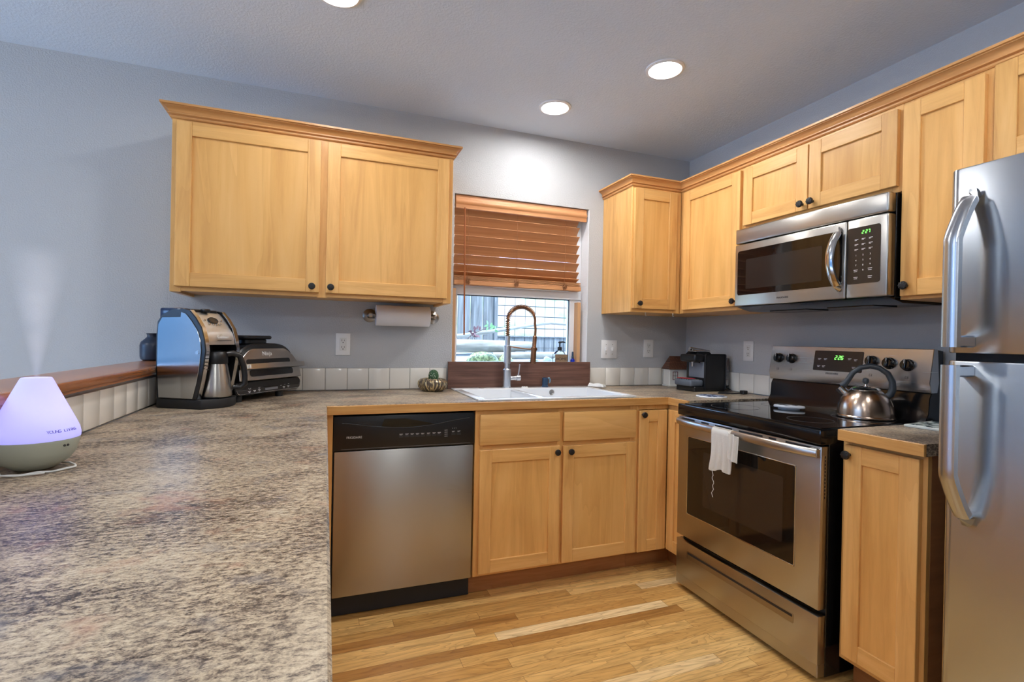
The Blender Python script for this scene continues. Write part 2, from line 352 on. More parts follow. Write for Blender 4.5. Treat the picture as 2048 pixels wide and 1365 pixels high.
    def build(s, name, mats, parent=None, smooth=.6, kind=None, local=False):
        """geometry is in world space unless local=True (then in the parent's frame)"""
        me = D.meshes.new(name)
        if parent is not None and not local: bmesh.ops.transform(s.bm, matrix=WM[parent.name].inverted(), verts=s.bm.verts)
        if smooth:
            for f in s.bm.faces: f.smooth = True
            for e in s.bm.edges:
                if len(e.link_faces) == 2 and e.calc_face_angle(0) > smooth: e.smooth = False
        s.bm.to_mesh(me); s.bm.free()
        for m in (mats if isinstance(mats, (list, tuple)) else [mats]): me.materials.append(m)
        o = D.objects.new(name, me); COL.objects.link(o)
        if parent is not None: o.parent = parent; WM[o.name] = WM[parent.name].copy()
        else: WM[o.name] = I4.copy()
        if kind: o['kind'] = kind
        return o
def thing(name, label, cat, loc=(0, 0, 0), rz=0, group=None):
    o = D.objects.new(name, None); COL.objects.link(o); o.empty_display_size = .05
    o.location = loc; o.rotation_euler = (0, 0, rz); WM[o.name] = T(*loc) @ RZ(rz); return tag(o, label, cat, group)
def tag(o, label, cat, group=None):
    o['label'] = label; o['category'] = cat
    if group: o['group'] = group
    return o
def origin(o, loc):
    """move a top-level mesh's origin to its base"""
    o.data.transform(T(*loc).inverted()); o.location = loc; WM[o.name] = T(*loc); return o
def structure(o): o['kind'] = 'structure'; return o
def textmesh(g, body, size, M, mi=0, depth=.0004, align='CENTER', width=None):
    """lettering lying in the xy plane of M, added to the geometry g"""
    cu = D.curves.new('t', 'FONT'); cu.body = body; cu.size = size; cu.align_x = align; cu.align_y = 'CENTER'; cu.extrude = depth
    o = D.objects.new('t', cu); COL.objects.link(o); dg = bpy.context.evaluated_depsgraph_get(); dg.update()
    me = D.meshes.new_from_object(o.evaluated_get(dg)); t = bmesh.new(); t.from_mesh(me)
    D.objects.remove(o); D.curves.remove(cu); D.meshes.remove(me)
    if width and t.verts:
        xs = [v.co.x for v in t.verts]; k = width/(max(xs)-min(xs)); bmesh.ops.scale(t, vec=(k, 1, 1), verts=t.verts)
    g._add(t, M, mi)
SEG = {'2': 'abged', '6': 'afgedc', '7': 'abc'}
def digits(g, txt, M, h=.014, wd=.008, gap=.0045, th=.0016):
    x = 0
    for ch in txt:
        if ch == ' ': x += gap; continue
        s = SEG[ch]; sl = .12
        def bar(x0, x1, y0, y1): g.prism([(x0+sl*y0, y0), (x1+sl*y0, y0), (x1+sl*y1, y1), (x0+sl*y1, y1)], 0, .0005, M @ T(x, 0, 0))
        hh = h/2
        if 'a' in s: bar(th, wd-th*.3, h-th, h)
        if 'g' in s: bar(th, wd-th, hh-th/2, hh+th/2)
        if 'd' in s: bar(th*.3, wd-th, 0, th)
        if 'f' in s: bar(0, th, hh+th*.4, h-th*.4)
        if 'b' in s: bar(wd-th, wd, hh+th*.4, h-th*.4)
        if 'e' in s: bar(0, th, th*.4, hh-th*.4)
        if 'c' in s: bar(wd-th, wd, th*.4, hh-th*.4)
        x += wd+gap
def arc(c, r, a0, a1, n): return [(c[0]+r*math.cos(a0+(a1-a0)*i/n), c[1]+r*math.sin(a0+(a1-a0)*i/n)) for i in range(n+1)]
def rrect(x0, x1, y0, y1, r, n=5):
    return arc((x1-r, y0+r), r, -PI/2, 0, n)+arc((x1-r, y1-r), r, 0, PI/2, n)+arc((x0+r, y1-r), r, PI/2, PI, n)+arc((x0+r, y0+r), r, PI, 1.5*PI, n)

# ------------------------------------------------------------------ room shell
H = 2.4544
XL, YR = -7.0, -6.0
structure(origin(G().box(XL-.15, .15, YR-.15, .15, -.1, 0).build('floor', floor_m), (0, 0, 0)))
structure(G().box(XL-.15, .15, YR-.15, .15, H, H+.15).build('ceiling', ceil_m))
WX0, WX1, WZ0, WZ1 = -1.652, -.773, 1.035, 2.04
g = G(); BX0, BX1 = -6.2, -3.95; g.box(XL, BX0, 0, .15, 0, H); g.box(BX1, WX0, 0, .15, 0, H); g.box(BX0, BX1, 0, .15, 0, .12); g.box(BX0, BX1, 0, .15, 2.38, H); g.box(WX1, .15, 0, .15, 0, H); g.box(WX0, WX1, 0, .15, 0, WZ0); g.box(WX0, WX1, 0, .15, WZ1, H)
structure(g.build('wall_back', wall_m))
structure(G().box(0, .15, YR, 0, 0, H).build('wall_right', wall_m))
structure(G().box(XL-.15, .15, YR-.15, YR, 0, H).build('wall_rear', wall_m))
g = G(); y0, y1, z0, z1 = -3.6, -.4, .12, 2.22
g.box(XL-.15, XL, YR, y0, 0, H); g.box(XL-.15, XL, y1, .15, 0, H); g.box(XL-.15, XL, y0, y1, 0, z0); g.box(XL-.15, XL, y0, y1, z1, H)
structure(g.build('wall_left', wall_m))
# large dining-side window
win2 = G().box(XL-.1, XL-.04, y0, y0+.06, z0, z1).box(XL-.1, XL-.04, y1-.06, y1, z0, z1).box(XL-.1, XL-.04, y0, y1, z0, z0+.06).box(XL-.1, XL-.04, y0, y1, z1-.06, z1).box(XL-.1, XL-.04, -2.04, -1.96, z0, z1).build('window_2', vinyl_m); structure(win2)
G().box(XL-.075, XL-.065, y0+.06, y1-.06, z0+.06, z1-.06).build('window_pane', pane_m, win2)
win3 = G().box(BX0, BX0+.06, .04, .10, .12, 2.38).box(BX1-.06, BX1, .04, .10, .12, 2.38).box(BX0, BX1, .04, .10, .12, .18).box(BX0, BX1, .04, .10, 2.32, 2.38).box(-5.11, -5.03, .04, .10, .12, 2.38).build('window_3', vinyl_m); structure(win3)
G().box(BX0+.06, BX1-.06, .065, .075, .18, 2.32).build('window_pane', pane_m, win3)
# kitchen window: reveal faces paled to look daylit, wood jamb strips, vinyl frame with a lower sash
win = G().box(WX0, WX1, .0005, .15, WZ0-.012, WZ0+.004).box(WX1-.003, WX1+.002, .004, .094, WZ0, WZ1).box(WX0-.002, WX0+.0015, .004, .094, WZ0, WZ1).build('window_1', daylit_reveal_m); structure(win)
fr = G(); FY0, FY1 = .095, .145
fr.box(WX0+.004, WX0+.05, FY0, FY1, WZ0, WZ1).box(WX1-.078, WX1-.004, FY0, FY1, WZ0, WZ1).box(WX0, WX1, FY0, FY1, WZ1-.05, WZ1).box(WX0, WX1, FY0, FY1, WZ0, WZ0+.03).box(WX0+.004, WX1-.004, FY0-.012, FY1, 1.468, 1.52, .002)
fr.build('window_frame', vinyl_m, win)
G().box(WX0+.002, WX0+.03, .05, .0945, WZ0+.004, 1.50).box(WX1-.047, WX1-.024, .05, .0945, WZ0+.004, 1.45).build('jamb_strip', trimwood_m, win)
G().box(WX0+.05, WX1-.078, .118, .123, WZ0+.03, 1.468).box(WX0+.05, WX1-.078, .118, .123, 1.52, WZ1-.05).build('window_pane', pane_m, win)
gs = G(); gs.box(WX0+.045, WX0+.051, .11, .117, WZ0+.03, 1.468).box(WX1-.081, WX1-.076, .11, .117, WZ0+.03, 1.468).box(WX0+.045, WX1-.076, .11, .117, 1.463, 1.4685); gs.build('glazing_gasket', black_m, win)

# half wall with tiles and the wooden ledge
structure(G().box(-3.10, -2.978, -3.4, 0, 0, 1.047).build('wall_peninsula', wall_m))
o = G().box(-3.125, -2.945, -3.4, -.002, 1.048, 1.073, .004, seg=2).box(-2.978, -2.952, -3.4, -.002, 1.039, 1.0485).build('bar_ledge', ledge_m)
tag(origin(o, (-3.02, -.002, 1.039)), 'reddish brown wooden bar ledge capping the half wall left of the counter', 'ledge')
def tiles(name, segs, z0, z1, M):
    g = G(M)
    u0, u1 = segs[0][0], segs[-1][1]
    g.box(u0, u1, z0, z1, 0, .004, mi=1)
    for a, b in segs: g.box(a+.001, b-.001, z0+.002, z1-.001, .001, .009, .003, seg=2)
    return structure(g.build(name, [tile_m, grout_m]))
def split(u0, u1, first, step):
    e = [u0]; k = first
    while k < u1-.004:
        if k > u0+.004: e.append(k)
        k += step
    return list(zip(e, e[1:]+[u1]))
CT = .914
tiles('trim_1', split(-2.978, -1.682, -2.332-.1105*5, .1105), CT+.002, 1.033, FB(-.0005))
tiles('trim_2', split(-.766, -.012, -.639, .1095), CT+.002, 1.033, FB(-.0005))
tiles('trim_3', split(.012, .79, .489-.4345, .1085), CT+.002, 1.03, FR(-.0005))
tiles('trim_4', split(-3.4, -.012, -.532-.1095*26, .1095), CT+.002, 1.026, frame((-2.978, 0, 0), (0, 1, 0), (0, 0, 1), (1, 0, 0)))

# ------------------------------------------------------------------ recessed lights
def rlight(x, y, label):
    t = thing('recessed_light', label, 'ceiling light', (x, y, H), 0, 'recessed ceiling lights')
    G().lathe([(.066, -.001), (.066, -.006), (.074, -.009), (.086, -.005), (.087, -.0005), (.066, -.0005)], seg=40).build('trim_ring', white_pl, t, local=True)
    G().lathe([(0, -.0035), (.0665, -.0035), (.0665, -.002), (0, -.002)], seg=40).build('light_diffuser', led_m, t, local=True)
rlight(-1.203, -.374, 'round white recessed ceiling light nearest the wall above the window')
rlight(-.901, -.908, 'round white recessed ceiling light in front of the corner and range wall cabinets')
rlight(-2.315, -.885, 'recessed ceiling light cut off by the top edge, in front of the double-door wall cabinet')
rlight(-.93, -2.25, 'added recessed fill light out of view above the refrigerator aisle')  # unseen lamp added to brighten the refrigerator side
rlight(-2.31, -2.45, 'added recessed fill light out of view above the near end of the peninsula')  # added out of view to light the near counter

for x, y, lb in ((-4.9, -1.9, 'added unseen round fill light on the ceiling over the dining side, nearest the back wall'), (-4.9, -4.3, 'added unseen round fill light on the ceiling at the far end of the dining side'), (-1.7, -4.5, 'added unseen round fill light on the ceiling behind the camera')):  # unseen fixtures added as diffuse fill for the room
    t = thing('added_fill_light', lb, 'ceiling light', (x, y, H), 0, 'added fill lights')
    G().lathe([(0, -.0005), (.27, -.0005), (.27, -.03), (.255, -.03), (.25, -.02), (0, -.02)], seg=48).build('fixture_base', white_pl, t, local=True)
    G().lathe([(.25, -.024), (.24, -.05), (.18, -.07), (0, -.08)], seg=48).build('glass_shade', fill_light_m, t, local=True)

# ------------------------------------------------------------------ cabinets
def shaker(parent, M, u0, u1, v0, v1, w0=0, th=.02, st=.057, name='door', top=None):
    st = min(st, (u1-u0)*.36); rl = min(.06, (v1-v0)*.3); g = G(M); b = .0016
    g.box(u0, u0+st, v0, v1, w0, w0+th, b); g.box(u1-st, u1, v0, v1, w0, w0+th, b)
    g.box(u0+st, u1-st, v0, v0+rl, w0, w0+th-.0004, b, 1); g.box(u0+st, u1-st, v1-rl, v1, w0, w0+th-.0004, b, 1)
    g.box(u0+st-.004, u1-st+.004, v0+rl-.004, v1-rl+.004, w0, w0+th-.009, 0, 2)
    return g.build(name, [maple_v, maple_h, maple_p], parent)
def slab(parent, M, u0, u1, v0, v1, w0=0, th=.02):
    return G(M).box(u0, u1, v0, v1, w0, w0+th, .003, seg=2).build('false_drawer_front', maple_h, parent)
def knob(parent, M, u, v, w0=.02):
    K = M @ T(u, v, w0)
    g = G().lathe([(0, 0), (.006, 0), (.0055, .010), (.0075, .013), (.0145, .017), (.0155, .021), (.0135, .026), (.006, .0285), (0, .0285)], K, seg=20)
    for i in range(8): g.box(-.001, .001, .004, .0135, .0262, .0288, 0, 0, K @ RZ(i*PI/4))
    return g.build('knob', knob_m, parent)
def carcass(parent, x0, x1, y0, y1, z0, z1, mat=None, bev=.0015):
    return G().box(x0, x1, y0, y1, z0, z1, bev).build('cabinet_box', mat or maple_v, parent)
UB, UT = 1.379, 2.125
UW = -.328
# left double cabinet
c = thing('wall_cabinet', 'large maple wall cabinet with two shaker doors left of the window', 'cabinet', (-2.35, -.002, UB))
g = G(); g.box(-2.957, -1.742, -.31, -.002, UB+.012, UT); g.box(-2.957, -2.935, -.31, -.002, UB, UB+.02); g.box(-1.764, -1.742, -.31, -.002, UB, UB+.02)
g.build('cabinet_box', maple_v, c)
g = G(FB(-.31)); g.box(-2.957, -2.915, UB, UT, 0, .018, .001); g.box(-1.784, -1.742, UB, UT, 0, .018, .001); g.box(-2.375, -2.332, UB+.001, UT, 0, .0182, .001); g.box(-2.915, -1.784, UB+.004, UB+.04, 0, .0178, .001, 1); g.box(-2.915, -1.784, 2.085, UT, 0, .0178, .001, 1)
g.build('face_frame', [maple_v, maple_h], c)
d = shaker(c, FB(UW), -2.937, -2.367, 1.402, 2.101); knob(d, FB(UW), -2.397, 1.428)
d = shaker(c, FB(UW), -2.338, -1.766, 1.402, 2.101); knob(d, FB(UW), -2.316, 1.428)
# crown profile: (out, up)
CP = [(.0005, -.010), (.005, -.010), (.009, -.006), (.009, -.001), (.005, .001), (.005, .003), (.014, .007), (.014, .011), (.010, .013), (.012, .019), (.018, .027), (.028, .0325), (.031, .033), (.031, .036), (.038, .0375), (.038, .046), (.0005, .046)]
o = G().sweep(CP, [(-2.957, -.002, 2.122), (-2.957, UW, 2.122), (-1.742, UW, 2.122), (-1.742, -.002, 2.122)]).build('crown_molding', crown_m)
# the sweep runs so that out points away from the cabinet
tag(origin(o, (-2.35, -.002, 2.114)), 'maple crown molding on top of the double-door cabinet left of the window', 'molding')
# corner cabinet on the back wall
c = thing('corner_wall_cabinet', 'narrow maple wall cabinet right of the window with one shaker door', 'cabinet', (-.45, -.002, UB))
g = G(); g.box(-.674, -.003, -.31, -.002, UB, UT, .001); g.build('cabinet_box', maple_v, c)
g = G(FB(-.31)); g.box(-.674, -.642, UB, UT, 0, .018, .001); g.box(-.375, -.3285, UB, UT, 0, .018, .001); g.box(-.642, -.375, UB, UB+.04, 0, .0178, .001, 1); g.box(-.642, -.375, 2.085, UT, 0, .0178, .001, 1); g.build('face_frame', [maple_v, maple_h], c)
d = shaker(c, FB(UW), -.666, -.369, 1.399, 2.098); knob(d, FB(UW), -.634, 1.428)
# right wall run (u = -y)
def rcab(name, label, u0, u1, v0, doors, extra=()):
    c = thing(name, label, 'cabinet', (-.002, -(u0+u1)/2, v0))
    G().box(-.31, -.002, -u1, -u0, v0, UT, .001).build('cabinet_box', maple_v, c)
    g = G(FR(-.31)); g.box(u0, u0+.036, v0, UT, 0, .018, .001); g.box(u1-.036, u1, v0, UT, 0, .018, .001); g.box(u0+.036, u1-.036, v0, v0+.04, 0, .0178, .001, 1); g.box(u0+.036, u1-.036, 2.085, UT, 0, .0178, .001, 1)
    g.build('face_frame', [maple_v, maple_h], c)
    for a, b, z0, z1, kn in doors:
        d = shaker(c, FR(UW), a, b, z0, z1)
        if kn: knob(d, FR(UW), *kn)
    return c
rcab('wall_cabinet', 'maple wall cabinet in the corner on the right wall, left of the microwave', .3295, .818, UB, [(.372, .808, 1.399, 2.098, (.786, 1.424))])
rcab('over_range_cabinet', 'short maple wall cabinet with two small doors directly above the microwave', .8185, 1.574, 1.785, [(.829, 1.193, 1.806, 2.094, (1.172, 1.832)), (1.199, 1.563, 1.806, 2.094, (1.222, 1.833))])
rcab('wall_cabinet', 'tall single-door maple wall cabinet between the microwave and the refrigerator', 1.5745, 1.846, UB, [(1.584, 1.828, 1.391, 2.097, (1.607, 1.428))])
rcab('over_fridge_cabinet', 'maple wall cabinet above the refrigerator with figured grain stile', 1.8465, 2.70, 1.76, [(1.853, 2.27, 1.80, 2.108, None), (2.276, 2.69, 1.80, 2.108, None)])
o = G().sweep(CP, [(-.674, -.002, 2.122), (-.674, UW, 2.122), (UW, UW, 2.122), (UW, -2.70, 2.122)]).build('crown_molding', crown_m)
tag(origin(o, (-.2, -.2, 2.114)), 'maple crown molding wrapping the corner cabinet and running along the right wall', 'molding')
# small hooks under the corner cabinet
for x, y, l in ((-.55, -.30, 'left'), (-.37, -.322, 'right')):
    o = G().cyl((x, y, UB), (x, y, UB-.004), .004).tube([(x, y, UB-.002), (x, y, UB-.014), (x+.004, y, UB-.02), (x+.009, y, UB-.016)], .0015, seg=6).build('cup_hook', white_pl)
    tag(origin(o, (x, y, UB-.02)), ('tiny white hook under the corner cabinet below the middle of its door' if l == 'left' else 'tiny white hook under the corner cabinet at its inner corner'), 'hook')

# base cabinets
BF = -.612
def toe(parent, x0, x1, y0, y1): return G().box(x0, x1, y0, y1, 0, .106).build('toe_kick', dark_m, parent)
c = thing('sink_cabinet', 'maple sink base cabinet with two false drawer fronts and two shaker doors', 'cabinet', (-1.25, -.3, 0))
g = G(); g.box(-1.683, -.8155, -.594, -.58, .106, .8745); g.box(-1.683, -1.667, -.58, -.02, .106, .8745); g.box(-.8315, -.8155, -.58, -.02, .106, .8745); g.box(-1.667, -.8315, -.58, -.02, .106, .122); g.build('cabinet_box', maple_v, c)
g = G(FB(-.594)); g.box(-1.683, -1.645, .106, .8745, 0, .018, .001); g.box(-.85, -.8155, .106, .8745, 0, .018, .001); g.box(-1.268, -1.228, .106, .8745, 0, .018, .001)
for a, b in ((.106, .145), (.675, .725), (.84, .8745)): g.box(-1.645, -.85, a, b, 0, .0176, .001, 1)
g.build('face_frame', [maple_v, maple_h], c)
slab(c, FB(BF), -1.664, -1.261, .714, .855); slab(c, FB(BF), -1.238, -.827, .711, .854)
d = shaker(c, FB(BF), -1.663, -1.257, .122, .692); knob(d, FB(BF), -1.279, .664)
d = shaker(c, FB(BF), -1.239, -.826, .118, .689); knob(d, FB(BF), -1.206, .663)
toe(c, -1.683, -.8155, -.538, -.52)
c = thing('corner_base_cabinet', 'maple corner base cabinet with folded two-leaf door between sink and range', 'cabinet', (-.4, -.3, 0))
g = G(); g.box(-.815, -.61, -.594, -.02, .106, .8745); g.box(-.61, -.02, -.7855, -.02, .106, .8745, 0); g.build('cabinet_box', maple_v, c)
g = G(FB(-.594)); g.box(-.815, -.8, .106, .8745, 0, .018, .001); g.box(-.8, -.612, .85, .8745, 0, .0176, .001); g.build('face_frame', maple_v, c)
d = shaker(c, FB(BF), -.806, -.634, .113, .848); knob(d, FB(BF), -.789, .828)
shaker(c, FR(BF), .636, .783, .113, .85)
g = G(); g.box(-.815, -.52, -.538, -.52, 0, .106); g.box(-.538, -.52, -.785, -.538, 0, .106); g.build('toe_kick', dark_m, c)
c = thing('filler_panel', 'narrow maple filler strip between the peninsula and the dishwasher', 'panel', (-2.31, -.6, 0))
G().box(-2.338, -2.299, BF, -.59, .0, .8745, .001).build('filler_strip', maple_v, c)
# peninsula base cabinet, seen only as a sliver and in reflections
c = thing('peninsula_cabinet', 'maple peninsula base cabinet under the long counter left of the floor', 'cabinet', (-2.6, -2, 0))
G().box(-2.975, -2.357, -3.28, -.62, .106, .8745).build('cabinet_box', maple_v, c)
FP = frame((-2.357, 0, 0), (0, 1, 0), (0, 0, 1), (1, 0, 0))
for a in (-.95+0, -1.42, -1.89, -2.36, -2.83):
    d = shaker(c, FP, a-.44, a-.01+.0, .12, .69, th=.016); slab(c, FP, a-.44, a-.01, .715, .855, th=.016)
knob(c, FP, -.674, .784, .004)
G().box(-2.43, -2.41, -3.28, -.62, 0, .106).build('toe_kick', dark_m, c)
h = G().box(-2.352, -2.326, -.628, -.62, .44, .56, .002).cyl((-2.330, -.632, .50), (-2.330, -.632, .47), .006).build('hinge', nickel_m, c)
# small cabinet beside the fridge
c = thing('base_cabinet', 'narrow maple base cabinet with one shaker door between range and refrigerator', 'cabinet', (-.3, -1.71, 0))
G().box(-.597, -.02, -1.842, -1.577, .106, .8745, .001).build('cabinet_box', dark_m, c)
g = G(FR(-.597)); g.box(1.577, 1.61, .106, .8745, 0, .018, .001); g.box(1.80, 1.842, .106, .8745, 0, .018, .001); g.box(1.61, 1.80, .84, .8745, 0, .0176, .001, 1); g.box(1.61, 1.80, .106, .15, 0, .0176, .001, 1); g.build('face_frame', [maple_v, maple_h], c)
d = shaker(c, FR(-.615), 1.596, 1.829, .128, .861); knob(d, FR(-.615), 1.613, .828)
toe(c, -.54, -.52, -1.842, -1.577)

# ------------------------------------------------------------------ countertops
c = thing('countertop', 'long speckled brown laminate countertop with the peninsula, holding the sink', 'countertop', (-2.3, -.3, CT-.038))
z0 = CT-.038
g = G(); g.box(-2.9685, -2.329, -3.3, -.001, z0, CT); g.prism([(-2.329, z0), (-2.329, CT), (-2.3275, CT), (-2.3235, CT-.004), (-2.3235, z0)], .633, 3.3, frame((0, 0, 0), (1, 0, 0), (0, 0, 1), (0, -1, 0)))
SX0, SX1, SY0, SY1 = -1.63, -.845, -.575, -.075
g.box(-2.329, SX0, -.622, -.001, z0, CT); g.box(SX1, -.01, -.622, -.001, z0, CT); g.box(SX0, SX1, -.622, SY0, z0, CT); g.box(SX0, SX1, SY1, -.001, z0, CT); g.box(-.622, -.01, -.787, -.622, z0, CT)
g.build('laminate_top', lam_m, c)
g = G(); g.box(-2.3235, -.622, -.634, -.622, z0, CT-.0015, .0012); g.box(-.634, -.622, -.787, -.622, z0, CT-.0015, .0012); g.build('wood_edge', edge_m, c)
c = thing('countertop', 'short speckled laminate countertop between the range and the refrigerator', 'countertop', (-.3, -1.72, z0))
G().box(-.648, -.01, -1.856, -1.587, z0, CT).build('laminate_top', lam_m, c)
G().box(-.66, -.648, -1.856, -1.587, z0, CT-.001, .0012).build('wood_edge', edge_m, c)

# ------------------------------------------------------------------ dishwasher
c = thing('dishwasher', 'stainless steel dishwasher with black control panel under the counter', 'dishwasher', (-1.99, -.35, 0))
M = FB(-.594)
G().box(-2.296, -1.687, -.594, -.06, .1, .866).build('tub_casing', matte_m, c)
prof = [(-2.296+.0, 0)]
g = G(M); u0, u1 = -2.292, -1.690; n = 24
g.box(u0, u1, .104, .717, 0, .016, .003, seg=2); dr = g.build('door', steel_m, c)
g = G(M); g.box(-2.297, -1.686, .72, .866, 0, .018, .004, seg=2)
cp = g.build('control_panel', black_m, c)
g = G(M)   # scooped handle: a curved lip line below a dark recess
lip = [(-2.262+.55*i/n, .842-.030*math.sin(PI*i/n)**1.3-.006*(1-i/n)) for i in range(n+1)]
g.tube([(a, b, .018) for a, b in lip], .0022, seg=8); g.build('handle_lip', plain('grey_black_plastic', lin(48, 50, 54), .25), cp)
g = G(M); g.prism([(a, b+.003) for a, b in lip[7:18]]+[(-2.0, .85), (-2.09, .85)], .0178, .0186); g.build('handle_recess', glass_blk, cp)
g = G(M)
for k in range(5): g.box(-2.22+.02, -2.10, .822+.0045*k, .8242+.0045*k, .0178, .0192)
g.build('vent', matte_m, cp)
g = G(M); textmesh(g, 'FRIGIDAIRE', .0135, M.inverted() @ M @ T(-2.213, .7755, .0182), width=.062); g.build('brand_lettering', print_w, cp)
g = G(M)
for k, u in enumerate((-2.018, -1.993, -1.970, -1.947, -1.924, -1.898, -1.873, -1.850)):
    g.box(u-.0075, u+.0075, .780, .7815, .018, .0186); g.box(u-.006, u+.004, .7765, .7775, .018, .0186)
for k in range(4): g.box(-1.826, -1.812, .762+.009*k, .7632+.009*k, .018, .0186)
for u in (-1.785, -1.760):
    g.box(u-.007, u+.007, .783, .7842, .018, .0186); g.box(u-.006, u+.003, .7795, .7805, .018, .0186)
for k in range(3): g.box(-1.790+.008*k, -1.788+.008*k, .796, .798, .018, .0186)
g.build('button_marks', print_w, cp)
btn_m = plain('button_black', lin(40, 41, 44), .35)
for u in (-2.018, -1.993, -1.970, -1.947, -1.924, -1.898, -1.873, -1.850, -1.785, -1.760): G(M).box(u-.0095, u+.0095, .766, .7755, .0178, .0188, .0006).build('button', btn_m, cp)
G(M).box(-2.265, -1.705, .7265, .7275, .018, .0188).build('trim_line', print_g, cp)
G().box(-2.296, -1.687, -.56, -.54, .004, .1).build('kick_plate', matte_m, c)

# ------------------------------------------------------------------ range
RY0, RY1 = -.791, -1.553
c = thing('range', 'stainless steel electric range with black glass cooktop', 'stove', (-.35, -1.17, 0))
G().box(-.65, -.02, RY1+.002, RY0-.002, .02, .86, .002).build('oven_body', blkmetal_m, c)
g = G(); g.box(-.697, -.06, RY1, RY0, .85, .9045, .006, seg=2); ct = g.build('cooktop_frame', blkmetal_m, c)
G().box(-.672, -.115, RY1+.022, RY0-.022, .9035, .907, .001).build('cooktop_glass', glass_blk, ct)
ring_m = plain('burner_mark', lin(92, 92, 94), .25)
for x, y, r in ((-.52, -.98, .105), (-.52, -1.37, .082), (-.25, -.98, .075), (-.24, -1.385, .112)):
    g = G().lathe([(r-.0009, .9071), (r-.0009, .9074), (r+.0009, .9074), (r+.0009, .9071)], T(x, y, 0), seg=64); g.build('burner_ring', ring_m, ct)
M = FR(-.652)
do = G(M); do.box(.792, 1.552, .265, .845, 0, .038, .004, seg=2); do = do.build('oven_door', steel_m, c)
G(M).prism(rrect(.866, 1.450, .385, .752, .008), .0375, .0405, bev=.001).build('door_glass', ovenglass_m, do)
g = G(M)
for a, b, cc, d2 in ((.862, 1.454, .381, .385), (.862, 1.454, .752, .756), (.862, .866, .381, .756), (1.450, 1.454, .381, .756)): g.box(a, b, cc, d2, .037, .0412, .0008)
g.build('glass_trim', steel_pol, do)
g = G(M); g.prism(rrect(.97, 1.40, .45, .70, .01), .0404, .0406); g.build('inner_window', plain('oven_inner_glass', lin(46, 38, 32), .08), do)
g = G(M)
for a, b in ((.80, .905), (.95, .998), (1.038, 1.138), (1.176, 1.298), (1.328, 1.362), (1.405, 1.53)): g.box(a, b, .831, .8385, .037, .0388)
g.build('door_vents', slot_m, do)
# handle: a broad bowed bar
n = 20; g = G(M)
pts = [(.805+.74*i/n, .822+.004*math.sin(PI*i/n), .052+.040*(1-abs(2*i/n-1)**4)) for i in range(n+1)]
t = []
for i in range(n):
    (a, b, cc), (d2, e, f) = pts[i], pts[i+1]
    t.append((a, d2))
prof = [(-.014, -.006), (.0, -.008), (.014, -.005), (.014, .004), (.0, .008), (-.014, .005)]
def bar(g, pts, prof, M=None):
    tb = bmesh.new(); R = []
    for i, p in enumerate(pts):
        a = Vector(pts[max(i-1, 0)]); b = Vector(pts[min(i+1, len(pts)-1)]); d = (b-a).normalized(); up_ = Vector((0, 1, 0)) if abs(d.y) < .7 else Vector((1, 0, 0))
        s1 = (up_-d*up_.dot(d)).normalized(); s2 = d.cross(s1)
        R.append([tb.verts.new(Vector(p)+s1*x+s2*y) for x, y in prof])
    k = len(prof)
    for a, b in zip(R, R[1:]):
        for i in range(k): tb.faces.new((a[i], a[(i+1) % k], b[(i+1) % k], b[i]))
    tb.faces.new(R[0][::-1]); tb.faces.new(R[-1]); bmesh.ops.recalc_face_normals(tb, faces=tb.faces); return g._add(tb, M)
oval = [(.016*math.cos(2*PI*k/14), .010*math.sin(2*PI*k/14)) for k in range(14)]
bar(g, pts, oval); g.box(.80, .83, .808, .838, .036, .058, .004); g.box(1.515, 1.547, .808, .838, .036, .058, .004)
g.build('handle', steel_m, do)
g = G(frame((0, RY1+.001, 0), (1, 0, 0), (0, 0, 1), (0, -1, 0)))
for k in range(12): g.box(-.672, -.668, .66+.013*k, .668+.013*k, 0, .0008)
g.build('side_vents', slot_m, do)
M = FR(-.652)
dw = G(M); dw.box(.792, 1.552, .025, .075+.0, 0, .037, .003); dw.box(.792, 1.552, .07, .243, 0, .037, .003, seg=2); dw = dw.build('storage_drawer', steel_m, c)
g = G(M); g.prism(rrect(.868, 1.455, .168, .204, .006), .0355, .0378); g.build('drawer_pull', plain('pull_steel', lin(158, 150, 140), .3, 1), dw)
g = G(M); g.prism(rrect(.874, 1.449, .190, .200, .004), .0365, .0381); g.build('pull_slot', slot_m, dw)
for x in (-.6, -.1):
    for y in (-.83, -1.51): G().cyl((x, y, 0), (x, y, .022), .016).build('levelling_foot', matte_m, c)
# backguard
FRM = frame((0, 0, 0), (1, 0, 0), (0, 0, 1), (0, -1, 0))
bg_ = G().prism([(-.125, .904), (-.02, .904), (-.02, 1.19), (-.05, 1.193), (-.085, 1.03), (-.10, 1.0), (-.105, .94)], -RY0+.008, -RY1-.004, FRM, bev=.002).build('backguard', blkmetal_m, c)
FA, FBt = Vector((-.108, 0, 1.062)), Vector((-.086, 0, 1.197))          # panel bottom and top edge
upv = (FBt-FA).normalized(); nv = Vector((-upv.z, 0, upv.x)); L0 = (FBt-FA).length
g = G().prism([(-.108, 1.062), (-.098, 1.022), (-.06, 1.022), (-.05, 1.062), (-.06, 1.196), (-.086, 1.197)], -RY0, -RY1, FRM, bev=.002).build('panel_housing', steel_g, bg_)
PM = frame((FA.x, 0, FA.z), (0, -1, 0), tuple(upv), tuple(nv))             # u = -y, v up the slope, w outward
g = G(PM); g.prism(rrect(1.046, 1.282, .022, .118, .006), .0, .0022, bev=.0006); pn = g.build('control_display', panel_dk, bg_)
g = G(); digits(g, '2 26', PM @ T(1.150, .077, .0023), .019, .0105, .003, .0022); g.build('clock_digits', green_led, pn)
g = G(PM)
